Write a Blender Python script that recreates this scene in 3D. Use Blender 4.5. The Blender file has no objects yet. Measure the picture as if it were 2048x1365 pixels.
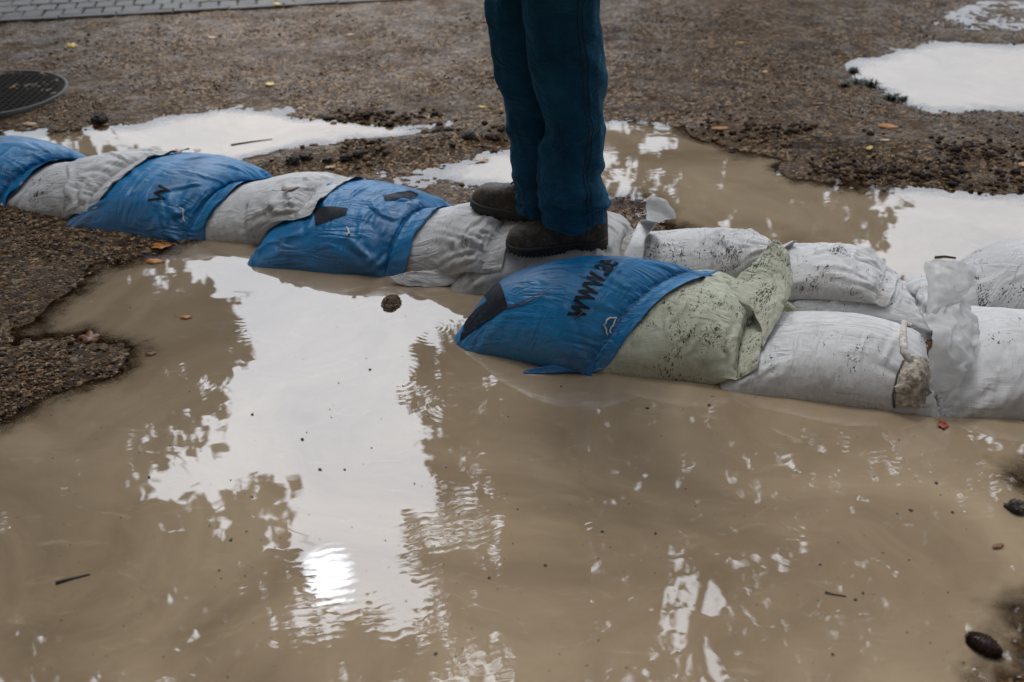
import bpy, bmesh, math, random, os
import numpy as np
from mathutils import Vector, Matrix, Euler, noise as mnoise
R = math.radians
C = bpy.context.scene.collection
SC = bpy.context.scene

# ------------------------------------------------------------------ camera, sky, sun, exposure
CAM_H, PITCH, FPX = 1.5, R(33.0), 1991.0            # 35 mm lens seen on a 2048 px wide frame
cam = bpy.data.cameras.new('camera')
camo = bpy.data.objects.new('camera', cam); C.objects.link(camo)
camo.location = (0, 0, CAM_H); camo.rotation_euler = (R(90) - PITCH, 0, 0)
cam.sensor_width = 36; cam.lens = 35; cam.clip_end = 2000; cam.clip_start = .05
cam.dof.use_dof = True; cam.dof.focus_distance = 2.72; cam.dof.aperture_fstop = 2.4; cam.dof.aperture_blades = 9
SC.camera = camo

SUN_AZ, SUN_EL = R(-11), R(60)                       # azimuth from +Y, clockwise positive
world = bpy.data.worlds.new('World'); SC.world = world; world.use_nodes = True
wt = world.node_tree; wt.nodes.clear()
def wn(t, **k):
    n = wt.nodes.new(t)
    for a, b in k.items(): setattr(n, a, b)
    return n
w_out = wn('ShaderNodeOutputWorld'); w_bg = wn('ShaderNodeBackground')
w_sky = wn('ShaderNodeTexSky', sky_type='NISHITA', sun_disc=False)
w_sky.sun_elevation = SUN_EL; w_sky.sun_rotation = SUN_AZ; w_sky.air_density = 1.2; w_sky.dust_density = 2.0
w_bg.inputs['Strength'].default_value = .10
w_tc = wn('ShaderNodeTexCoord')
w_map = wn('ShaderNodeMapping'); w_map.inputs['Scale'].default_value = (1, 1, 2.2)
w_no = wn('ShaderNodeTexNoise'); w_no.inputs['Scale'].default_value = 2.3; w_no.inputs['Detail'].default_value = 5; w_no.inputs['Roughness'].default_value = .5
w_cr = wn('ShaderNodeValToRGB')
w_cr.color_ramp.elements[0].position = .3; w_cr.color_ramp.elements[0].color = (.80, .84, .92, 1)
w_cr.color_ramp.elements[1].position = .72; w_cr.color_ramp.elements[1].color = (1.0, .97, .97, 1)
w_gain = wn('ShaderNodeMixRGB', blend_type='MULTIPLY'); w_gain.inputs[0].default_value = 1; w_gain.inputs[2].default_value = (4.3, 4.0, 3.7, 1)
w_mix = wn('ShaderNodeMixRGB'); w_mix.inputs[0].default_value = .9
wl = wt.links.new
wl(w_tc.outputs['Generated'], w_map.inputs['Vector']); wl(w_map.outputs['Vector'], w_no.inputs['Vector'])
wl(w_no.outputs['Fac'], w_cr.inputs['Fac']); wl(w_cr.outputs['Color'], w_gain.inputs[1])
wl(w_sky.outputs['Color'], w_mix.inputs[1]); wl(w_gain.outputs['Color'], w_mix.inputs[2])
# the veiled sun: brighter cloud where the sun stands behind it
def sky_dir(az, el): return Vector((math.sin(az) * math.cos(el), math.cos(az) * math.cos(el), math.sin(el)))
last = w_mix.outputs['Color']
for (az, el, c0, c1, gain) in ((R(-14.6), R(45.3), .9996, .99999, 60.0), (R(-14), R(46), .93, 1.0, 4.0), (R(-6), R(50), .10, .98, 18.5)):
    d = wn('ShaderNodeVectorMath', operation='DOT_PRODUCT'); d.inputs[1].default_value = sky_dir(az, el)
    wl(w_tc.outputs['Generated'], d.inputs[0])
    mr = wn('ShaderNodeMapRange', interpolation_type='SMOOTHSTEP')
    mr.inputs['From Min'].default_value = c0; mr.inputs['From Max'].default_value = c1
    mr.inputs['To Min'].default_value = 0; mr.inputs['To Max'].default_value = gain
    wl(d.outputs['Value'], mr.inputs['Value'])
    ad = wn('ShaderNodeMixRGB', blend_type='ADD'); ad.inputs[0].default_value = 1
    tn = wn('ShaderNodeMixRGB', blend_type='MULTIPLY'); tn.inputs[0].default_value = 1; tn.inputs[2].default_value = (.90, .98, 1.09, 1); wl(mr.outputs['Result'], tn.inputs[1])
    wl(last, ad.inputs[1]); wl(tn.outputs['Color'], ad.inputs[2]); last = ad.outputs['Color']
# cloud is a little darker towards the horizon
w_sep = wn('ShaderNodeSeparateXYZ'); wl(w_tc.outputs['Generated'], w_sep.inputs[0])
w_mr = wn('ShaderNodeMapRange', interpolation_type='SMOOTHSTEP'); w_mr.inputs['From Min'].default_value = .12; w_mr.inputs['From Max'].default_value = .62; w_mr.inputs['To Min'].default_value = .42; w_mr.inputs['To Max'].default_value = 1.0
wl(w_sep.outputs[2], w_mr.inputs['Value'])
w_hz = wn('ShaderNodeMixRGB', blend_type='MULTIPLY'); w_hz.inputs[0].default_value = 1; wl(last, w_hz.inputs[1]); wl(w_mr.outputs['Result'], w_hz.inputs[2]); last = w_hz.outputs['Color']
wl(last, w_bg.inputs['Color']); wl(w_bg.outputs['Background'], w_out.inputs['Surface'])

sun = bpy.data.lights.new('sun', 'SUN'); sun.energy = 1.4; sun.angle = R(12); sun.color = (1, .97, .93)
suno = bpy.data.objects.new('sun', sun); C.objects.link(suno)
suno.rotation_euler = (-sky_dir(SUN_AZ, SUN_EL)).to_track_quat('-Z', 'Y').to_euler()

SC.view_settings.view_transform = 'Standard'; SC.view_settings.look = 'None'
SC.view_settings.exposure = .66; SC.view_settings.gamma = 1
SC.render.engine = 'CYCLES'
SC.cycles.use_denoising = True; SC.cycles.max_bounces = 6; SC.cycles.transparent_max_bounces = 8
SC.cycles.use_adaptive_sampling = True; SC.cycles.adaptive_threshold = .015
SC.cycles.caustics_reflective = False; SC.cycles.caustics_refractive = False

# ------------------------------------------------------------------ helpers
def G(px, py, z=0.0):
    """the ground point (height z) seen at a place in the photograph: used to survey the site"""
    u = (px - 1024) / FPX; v = (682.5 - py) / FPX
    d = (u, math.cos(PITCH) + v * math.sin(PITCH), -math.sin(PITCH) + v * math.cos(PITCH))
    t = (z - CAM_H) / d[2]
    return np.array((d[0] * t, d[1] * t))

def tag(o, label=None, cat=None, group=None, kind=None):
    if label: o['label'] = label
    if cat: o['category'] = cat
    if group: o['group'] = group
    if kind: o['kind'] = kind
    return o

def link(name, me, mat=None, parent=None, loc=None):
    o = bpy.data.objects.new(name, me); C.objects.link(o)
    if mat is not None:
        for m in (mat if isinstance(mat, (list, tuple)) else [mat]): me.materials.append(m)
    if parent is not None: o.parent = parent
    if loc is not None: o.location = loc
    return o

def mesh_np(name, V, F, smooth=True):
    """mesh from numpy verts and faces (n,3) or (n,4) or a list of faces"""
    me = bpy.data.meshes.new(name)
    V = np.asarray(V, dtype=np.float32)
    if isinstance(F, np.ndarray):
        k = F.shape[1]
        me.vertices.add(len(V)); me.vertices.foreach_set('co', V.ravel())
        me.loops.add(F.size); me.loops.foreach_set('vertex_index', F.astype(np.int32).ravel())
        me.polygons.add(len(F)); me.polygons.foreach_set('loop_start', np.arange(0, F.size, k, dtype=np.int32))
        me.update(calc_edges=True)
    else:
        me.from_pydata([tuple(map(float, v)) for v in V], [], [tuple(f) for f in F])
    me.polygons.foreach_set('use_smooth', np.full(len(me.polygons), smooth))
    me.validate(); me.update()
    return me

def empty(name, loc):
    o = bpy.data.objects.new(name, None); C.objects.link(o); o.location = loc; o.empty_display_size = .05
    return o

def tube(pts, rad, n=8, cap=True):
    """swept tube through pts -> (V, F list)"""
    pts = [Vector(p) for p in pts]; m = len(pts)
    rads = rad if hasattr(rad, '__len__') else [rad] * m
    V = []; F = []
    up = Vector((0, 0, 1))
    prev = None
    for i, p in enumerate(pts):
        t = (pts[min(i + 1, m - 1)] - pts[max(i - 1, 0)]).normalized()
        if prev is None:
            a = t.cross(up)
            if a.length < .1: a = t.cross(Vector((1, 0, 0)))
        else:
            a = prev - t * prev.dot(t)
        a.normalize(); b = t.cross(a); prev = a
        for k in range(n):
            an = 2 * math.pi * k / n
            V.append(p + (a * math.cos(an) + b * math.sin(an)) * rads[i])
    for i in range(m - 1):
        for k in range(n):
            k2 = (k + 1) % n
            F.append((i * n + k, i * n + k2, (i + 1) * n + k2, (i + 1) * n + k))
    if cap:
        F.append(tuple(range(n - 1, -1, -1))); F.append(tuple((m - 1) * n + k for k in range(n)))
    return V, F

class MB:
    def __init__(s): s.V = []; s.F = []
    def add(s, V, F):
        b = len(s.V); s.V += [tuple(v) for v in V]; s.F += [tuple(i + b for i in f) for f in F]
    def build(s, name, mat, parent=None, smooth=True, loc=None):
        me = mesh_np(name, np.array(s.V), s.F, smooth)
        return link(name, me, mat, parent, loc)

def fbm(P, sc, oc=4, seed=0, rough=.5):
    """cheap vectorised value noise on (n,2) or (n,3) points, range about -1..1"""
    P = np.asarray(P, dtype=np.float64) * sc + 17.31 * seed
    out = np.zeros(len(P)); amp = 1.; tot = 0
    d = P.shape[1]
    for o in range(oc):
        Q = P * (2.03 ** o) + 7.7 * o
        I = np.floor(Q).astype(np.int64); f = Q - I; f = f * f * (3 - 2 * f)
        acc = 0
        for c in range(2 ** d):
            w = 1.; h = np.zeros(len(P), dtype=np.int64)
            for k in range(d):
                b = (c >> k) & 1
                w = w * (f[:, k] if b else 1 - f[:, k])
                h = h * 73856093 + (I[:, k] + b) * (19349663 + 1013 * k)
            h = (h ^ (h >> 13)) * 1274126177; h = h ^ (h >> 16)
            acc = acc + w * ((h & 0xffff) / 32767.5 - 1)
        out += acc * amp; tot += amp; amp *= rough
    return out / tot

# ------------------------------------------------------------------ materials
def new_mat(name):
    m = bpy.data.materials.new(name); m.use_nodes = True
    nt = m.node_tree; bs = nt.nodes['Principled BSDF']
    return m, nt, bs
class NB:
    """small node builder"""
    def __init__(s, nt): s.nt = nt
    def n(s, t, ins=None, **k):
        x = s.nt.nodes.new(t)
        for a, b in k.items(): setattr(x, a, b)
        for a, b in (ins or {}).items():
            if hasattr(b, 'is_output'): s.nt.links.new(b, x.inputs[a])
            else: x.inputs[a].default_value = b
        return x
    def noise(s, vec, scale, detail=4, rough=.5, dist=0):
        return s.n('ShaderNodeTexNoise', {'Vector': vec, 'Scale': scale, 'Detail': detail, 'Roughness': rough, 'Distortion': dist}).outputs['Fac']
    def ramp(s, fac, stops):
        r = s.n('ShaderNodeValToRGB', {'Fac': fac}); e = r.color_ramp.elements
        while len(e) < len(stops): e.new(.5)
        for i, (p, c) in enumerate(stops):
            e[i].position = p; e[i].color = (c[0], c[1], c[2], 1) if hasattr(c, '__len__') else (c, c, c, 1)
        return r.outputs['Color']
    def mix(s, f, a, b, mode='MIX'):
        x = s.n('ShaderNodeMixRGB', blend_type=mode)
        for k, v in ((0, f), (1, a), (2, b)):
            if hasattr(v, 'is_output'): s.nt.links.new(v, x.inputs[k])
            elif hasattr(v, '__len__'): x.inputs[k].default_value = (v[0], v[1], v[2], 1)
            else: x.inputs[k].default_value = v if k == 0 else (v, v, v, 1)
        return x.outputs['Color']
    def math(s, op, a, b=0., c=None):
        x = s.n('ShaderNodeMath', operation=op)
        for k, v in ((0, a), (1, b), (2, c)):
            if v is None: continue
            if hasattr(v, 'is_output'): s.nt.links.new(v, x.inputs[k])
            else: x.inputs[k].default_value = v
        return x.outputs[0]
    def mapr(s, v, a, b, c=0., d=1.):
        return s.n('ShaderNodeMapRange', {'Value': v, 'From Min': a, 'From Max': b, 'To Min': c, 'To Max': d}, interpolation_type='SMOOTHSTEP').outputs['Result']
    def mapping(s, vec, scale=(1, 1, 1), rot=(0, 0, 0), loc=(0, 0, 0)):
        return s.n('ShaderNodeMapping', {'Vector': vec, 'Scale': scale, 'Rotation': rot, 'Location': loc}).outputs['Vector']
    def bump(s, h, strength, dist, normal=None):
        d = {'Height': h, 'Strength': strength, 'Distance': dist}
        if normal is not None: d['Normal'] = normal
        return s.n('ShaderNodeBump', d).outputs['Normal']
    def l(s, a, b): s.nt.links.new(a, b)

def plain(name, col, rough=.6, spec=.5, metal=0, noise_sc=None, var=.25, bump=0):
    m, nt, bs = new_mat(name); q = NB(nt)
    bs.inputs['Roughness'].default_value = rough; bs.inputs['Metallic'].default_value = metal
    bs.inputs['Specular IOR Level'].default_value = spec
    if noise_sc:
        tc = q.n('ShaderNodeTexCoord').outputs['Object']
        f = q.noise(tc, noise_sc, 5, .6)
        c = q.ramp(f, [(.3, [v * (1 - var) for v in col]), (.7, [min(1, v * (1 + var)) for v in col])])
        q.l(c, bs.inputs['Base Color'])
        if bump: q.l(q.bump(f, bump, .01), bs.inputs['Normal'])
    else: bs.inputs['Base Color'].default_value = (*col, 1)
    return m

def bag_mat(name, base, dark, dirt=.5, dirt_col=(.045, .032, .022), rough=.5, fleck=1., seed=0, L=.5, seam=True, wr=1., splash=.7, spec=.4, smear=.3, sub=0):
    """woven polypropylene: base colour, weave, wrinkles, mud film, stuck needles and crumbs (all in the bag's own UV)"""
    m, nt, bs = new_mat(name); q = NB(nt)
    uvn = q.n('ShaderNodeUVMap', uv_map='UVMap').outputs['UV']
    uv = q.mapping(uvn, loc=(seed * 3.7, seed * 1.3, 0))
    big = q.noise(uv, 5, 5, .6, .6)
    col = q.mix(q.mapr(big, .35, .7), base, dark)
    # tape weave
    wx = q.n('ShaderNodeTexWave', {'Vector': uv, 'Scale': 95., 'Distortion': .4, 'Detail': 1.}, bands_direction='X').outputs['Fac']
    wy = q.n('ShaderNodeTexWave', {'Vector': uv, 'Scale': 95., 'Distortion': .4, 'Detail': 1.}, bands_direction='Y').outputs['Fac']
    weave = q.math('MULTIPLY', wx, wy)
    col = q.mix(q.math('MULTIPLY', weave, .12), col, [c * .55 for c in base])
    # mud film
    sm = q.mapr(q.noise(q.mapping(uv, scale=(1, 1.8, 1)), 7, 6, .7, 1.2), .60 - .14 * smear, .82)
    film = q.math('MULTIPLY', sm, smear)
    col = q.mix(film, col, [.11, .088, .066])
    # flecks: torn needles and crumbs, clustered
    clus = q.mapr(q.noise(q.mapping(uv, loc=(3, 9, 0)), 6.5, 5, .7, .5), .56 - .26 * dirt, .92 - .20 * dirt)
    tot = None
    wob = q.n('ShaderNodeTexNoise', {'Vector': uv, 'Scale': 45., 'Detail': 2.}).outputs['Color']
    uw = q.mix(.030, uv, wob, 'ADD')
    for i, (rot, sc, st) in enumerate(((.5, 190., 4.5), (-.75, 165., 5.), (1.45, 180., 4.), (.1, 240., 1.3))):
        vv = q.mapping(uw, scale=(1, 1 / st, 1), rot=(0, 0, rot), loc=(i * 2.1, i * .7, 0))
        nz = q.noise(vv, sc, 2, .5)
        f = q.math('GREATER_THAN', nz, q.math('MULTIPLY_ADD', clus, -.245 * fleck, .80))
        tot = f if tot is None else q.math('MAXIMUM', tot, f)
    col = q.mix(q.math('MULTIPLY', tot, .88), col, dirt_col)
    # silt splashed along the edge that lies in the puddle
    xv = q.n('ShaderNodeSeparateXYZ', {'Vector': uvn}).outputs[1]
    spl = q.math('MULTIPLY', q.mapr(q.math('ADD', xv, q.math('MULTIPLY_ADD', q.noise(uv, 22, 5, .75), .16, -.08)), .015, .085, 1, 0), q.mapr(q.noise(uv, 60, 4, .7), .35, .6, .35, .9))
    col = q.mix(q.math('MULTIPLY', spl, splash), col, (.20, .155, .105))
    q.l(col, bs.inputs['Base Color'])
    rg = q.mix(film, rough, .75); rg = q.mix(tot, rg, .8)
    q.l(rg, bs.inputs['Roughness'])
    bs.inputs['Specular IOR Level'].default_value = spec
    # wrinkles: tension folds running off the mouth and the corners, long and narrow
    def ridge(scale, rot, sc, dist):
        z = q.noise(q.mapping(uv, scale=scale, rot=(0, 0, rot)), sc, 3, .5, dist)
        z = q.math('ABSOLUTE', q.math('SUBTRACT', z, .5)); return q.mapr(z, .0, .16)
    m1 = q.mapr(q.noise(q.mapping(uv, loc=(7, 1, 0)), 4.5, 2, .5), .42, .62); m2 = q.mapr(q.noise(q.mapping(uv, loc=(1, 8, 0)), 4.5, 2, .5), .45, .62)
    wr1 = q.math('MULTIPLY', ridge((1, 4.5, 1), .6, 7., .5), m1)
    wr2 = q.math('MULTIPLY', ridge((4.5, 1, 1), -.35, 8., .4), m2)
    wr3 = q.noise(uv, 28, 4, .6, .4)
    h = q.math('ADD', q.math('ADD', q.math('MULTIPLY', wr1, .5), q.math('MULTIPLY', wr2, .5)), q.math('MULTIPLY', wr3, .35))
    n1 = q.bump(h, .5 * wr, .011)
    if seam:
        xs = q.n('ShaderNodeSeparateXYZ', {'Vector': uvn})
        dd = q.math('ABSOLUTE', q.math('SUBTRACT', q.math('MODULO', xs.outputs[0], 2.0), L))
        ln = q.mapr(dd, .001, .006, 1, 0)
        st = q.math('GREATER_THAN', q.math('SINE', q.math('MULTIPLY', xs.outputs[1], 900.)), -.2)
        n1 = q.bump(q.math('MULTIPLY', ln, q.math('MULTIPLY_ADD', st, .5, .5)), .9, .004, n1)
    n2 = q.bump(q.math('MAXIMUM', weave, q.math('MULTIPLY', tot, 3.)), .35, .0012, n1)
    q.l(n2, bs.inputs['Normal'])
    if sub:
        bs.inputs['Transmission Weight'].default_value = 0
        bs.inputs['Subsurface Weight'].default_value = sub; bs.inputs['Subsurface Radius'].default_value = (.02, .02, .02); bs.inputs['Subsurface Scale'].default_value = .5
    return m
# ------------------------------------------------------------------ cloth solver for the filled sacks
HX0, HX1, HY0, HY1, HS = -2.9, 2.3, 1.5, 3.9, .005
hnx, hny = int((HX1 - HX0) / HS), int((HY1 - HY0) / HS)
SUPPORT = np.full((hnx, hny), -.03)
def blur(a, n=1):
    for _ in range(n):
        a = (np.roll(a, 1, 0) + a * 2 + np.roll(a, -1, 0)) / 4; a = (np.roll(a, 1, 1) + a * 2 + np.roll(a, -1, 1)) / 4
    return a
def samp(A, x, y):
    fx = np.clip((x - HX0) / HS, 0, hnx - 2.001); fy = np.clip((y - HY0) / HS, 0, hny - 2.001)
    i = fx.astype(int); j = fy.astype(int); fx = fx - i; fy = fy - j
    return (A[i, j] * (1 - fx) + A[i + 1, j] * fx) * (1 - fy) + (A[i, j + 1] * (1 - fx) + A[i + 1, j + 1] * fx) * fy
_topo = {}
def topology(nu, nv, ns):
    """two sheets sewn round three sides and along column ns; a double flap beyond it"""
    if (nu, nv, ns) in _topo: return _topo[(nu, nv, ns)]
    T = np.arange((nu + 1) * (nv + 1)).reshape(nu + 1, nv + 1)
    B = np.full_like(T, -1); k = T.size
    for i in range(nu + 1):
        for j in range(nv + 1):
            if i == 0 or j == 0 or j == nv or i == ns: B[i, j] = T[i, j]
            else: B[i, j] = k; k += 1
    E = {}
    def ed(a, b, d, w):
        if a != b: E.setdefault((min(a, b), max(a, b)), (d, w))
    for M in (T, B):
        for i in range(nu + 1):
            for j in range(nv + 1):
                if i < nu: ed(M[i, j], M[i + 1, j], ('u', 1), 1.)
                if j < nv: ed(M[i, j], M[i, j + 1], ('v', 1), 1.)
                if i < nu and j < nv:
                    ed(M[i, j], M[i + 1, j + 1], ('d', 1), .35); ed(M[i + 1, j], M[i, j + 1], ('e', 1), .35)
                if i < nu - 1: ed(M[i, j], M[i + 2, j], ('u', 2), .06)
                if j < nv - 1: ed(M[i, j], M[i, j + 2], ('v', 2), .06)
    for i in range(ns + 1, nu + 1):
        for j in range(1, nv):
            E[(T[i, j], B[i, j])] = (('t', 1), 1.)
    keys = np.array(list(E.keys())); W = np.array([v[1] for v in E.values()])
    used = [set() for _ in range(k)]; col = np.zeros(len(keys), int)
    for n, (a, b) in enumerate(keys):
        c = 0
        while c in used[a] or c in used[b]: c += 1
        used[a].add(c); used[b].add(c); col[n] = c
    F = []; P = []
    for i in range(nu):
        for j in range(nv):
            F.append((T[i, j], T[i + 1, j], T[i + 1, j + 1], T[i, j + 1])); P.append(i < ns)
            F.append((B[i, j], B[i, j + 1], B[i + 1, j + 1], B[i + 1, j])); P.append(i < ns)
    F = np.array(F); P = np.array(P)
    tri = np.concatenate([F[P][:, [0, 1, 2]], F[P][:, [0, 2, 3]]])
    r = (T, B, k, keys, W, col, F, tri)
    _topo[(nu, nv, ns)] = r
    return r

def sim_bag(P00, P10, P11, P01, fill=.75, flap=.055, grow=1.16, steps=230, seed=1, h=.0095, lift=None, curl=0.):
    """a sack filled with sand, settled on the ground and on the sacks already laid (SUPPORT)"""
    P00, P10, P11, P01 = [np.array(p, float) for p in (P00, P10, P11, P01)]
    cen = (P00 + P10 + P11 + P01) / 4
    P00, P10, P11, P01 = [cen + (p - cen) * grow for p in (P00, P10, P11, P01)]
    L = (np.linalg.norm(P10 - P00) + np.linalg.norm(P11 - P01)) / 2; Wd = (np.linalg.norm(P01 - P00) + np.linalg.norm(P11 - P10)) / 2
    ns = int(round(L / .01)); nv = int(round(Wd / .01)); nfl = max(2, int(round(flap / .01))); nu = ns + nfl
    ns = min(ns, 48); nu = ns + nfl; nv = min(nv, 40)
    T, B, n, keys, W, col, F, tri = topology(nu, nv, ns)
    ii = np.arange(nu + 1)[:, None] / ns; jj = np.arange(nv + 1)[None, :] / nv
    pl = ((1 - ii) * (1 - jj))[..., None] * P00 + (ii * (1 - jj))[..., None] * P10 + (ii * jj)[..., None] * P11 + ((1 - ii) * jj)[..., None] * P01
    rng = np.random.default_rng(seed)
    X0 = np.zeros((n, 3)); X0[B.ravel(), :2] = pl.reshape(-1, 2); X0[T.ravel(), :2] = pl.reshape(-1, 2)
    S0 = blur(SUPPORT, 6)
    rest = np.linalg.norm(X0[keys[:, 0]] - X0[keys[:, 1]], axis=1)
    rest[rest < 1e-5] = .004
    # uneven cloth: some tapes hang slack and pucker
    mid = (X0[keys[:, 0], :2] + X0[keys[:, 1], :2]) / 2
    rest *= 1 + .055 * fbm(mid, 14, 3, seed) + .03 * fbm(mid, 45, 2, seed + 50)
    X = X0.copy(); X[:, 2] = samp(S0, X[:, 0], X[:, 1]) + .012
    inner = T[1:-1, 1:-1].ravel(); X[inner, 2] += .01
    X[:, 2] += rng.normal(0, .0012, n)
    V = np.zeros_like(X)
    gx, gy = np.gradient(S0, HS)
    gx = np.clip(gx, -3, 3); gy = np.clip(gy, -3, 3)
    w = Wd; hh = L
    Vmax = w ** 3 * (hh / (math.pi * w) - .142 * (1 - 10 ** (-hh / w))) if hh > w else hh ** 3 * (w / (math.pi * hh) - .142 * (1 - 10 ** (-w / hh)))
    Vt = Vmax * fill
    batches = [(keys[col == c, 0], keys[col == c, 1], rest[col == c], W[col == c] * .5) for c in range(col.max() + 1)]
    dt = 1 / 120.; M = 22.
    for s in range(steps):
        a, b, c = X[tri[:, 0]], X[tri[:, 1]], X[tri[:, 2]]
        nrm = np.cross(b - a, c - a) / 2
        ctr = (a + b + c) / 3
        vol = (nrm * ctr).sum() / 3
        tgt = Vt * min(1, .15 + s / (steps * .35))
        p0 = 8e4 * max(-.3, (tgt - vol) / Vt)
        pr = p0 + 1200 * 9.8 * (X[:, 2].max() - ctr[:, 2])
        fr = nrm * pr[:, None] / 3
        acc = np.stack([np.bincount(tri.ravel(), np.repeat(fr[:, k], 3), n) for k in range(3)], 1)
        acc = acc * (n / M) / 1.0 / 12
        acc[:, 2] -= 9.8
        V += acc * dt
        sp = np.linalg.norm(V, axis=1); lim = .9
        V *= np.minimum(1, lim / np.maximum(sp, 1e-6))[:, None]
        Xn = X + V * dt
        for it in range(5):
            for (A_, B_, r_, w_) in batches:
                d = Xn[B_] - Xn[A_]; l = np.sqrt((d * d).sum(1)) + 1e-9
                k = (l - r_) / l * w_
                d *= k[:, None]; Xn[A_] += d; Xn[B_] -= d
            if it % 2 == 0 or it == 4:
                sh = samp(S0, Xn[:, 0], Xn[:, 1]) + .003
                pen = sh - Xn[:, 2]; m = pen > 0
                if m.any():
                    g1 = samp(gx, Xn[m, 0], Xn[m, 1]); g2 = samp(gy, Xn[m, 0], Xn[m, 1])
                    nn = np.stack([-g1, -g2, np.ones_like(g1)], 1); nn /= np.linalg.norm(nn, axis=1)[:, None]
                    Xn[m] += nn * (np.minimum(pen[m], .02) * nn[:, 2])[:, None]
        V = (Xn - X) / dt
        if m.any(): V[m] *= .35
        V *= .93 if s < steps * .7 else .8
        X = Xn
    # write into the support field
    def up(Mx, k=4):
        A = X[Mx]; a0, b0 = A.shape[:2]
        ti = np.linspace(0, a0 - 1.0001, (a0 - 1) * k); tj = np.linspace(0, b0 - 1.0001, (b0 - 1) * k)
        i = ti.astype(int); j = tj.astype(int); fi = (ti - i)[:, None, None]; fj = (tj - j)[None, :, None]
        return (A[i][:, j] * (1 - fi) + A[i + 1][:, j] * fi) * (1 - fj) + (A[i][:, j + 1] * (1 - fi) + A[i + 1][:, j + 1] * fi) * fj
    for Mx in (T, B):
        D = up(Mx).reshape(-1, 3)
        i = ((D[:, 0] - HX0) / HS).round().astype(int); j = ((D[:, 1] - HY0) / HS).round().astype(int)
        ok = (i >= 0) & (i < hnx) & (j >= 0) & (j < hny)
        np.maximum.at(SUPPORT, (i[ok], j[ok]), D[ok, 2])
    return dict(X=X, T=T, B=B, F=F, nu=nu, nv=nv, ns=ns, L=L, W=Wd)

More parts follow.
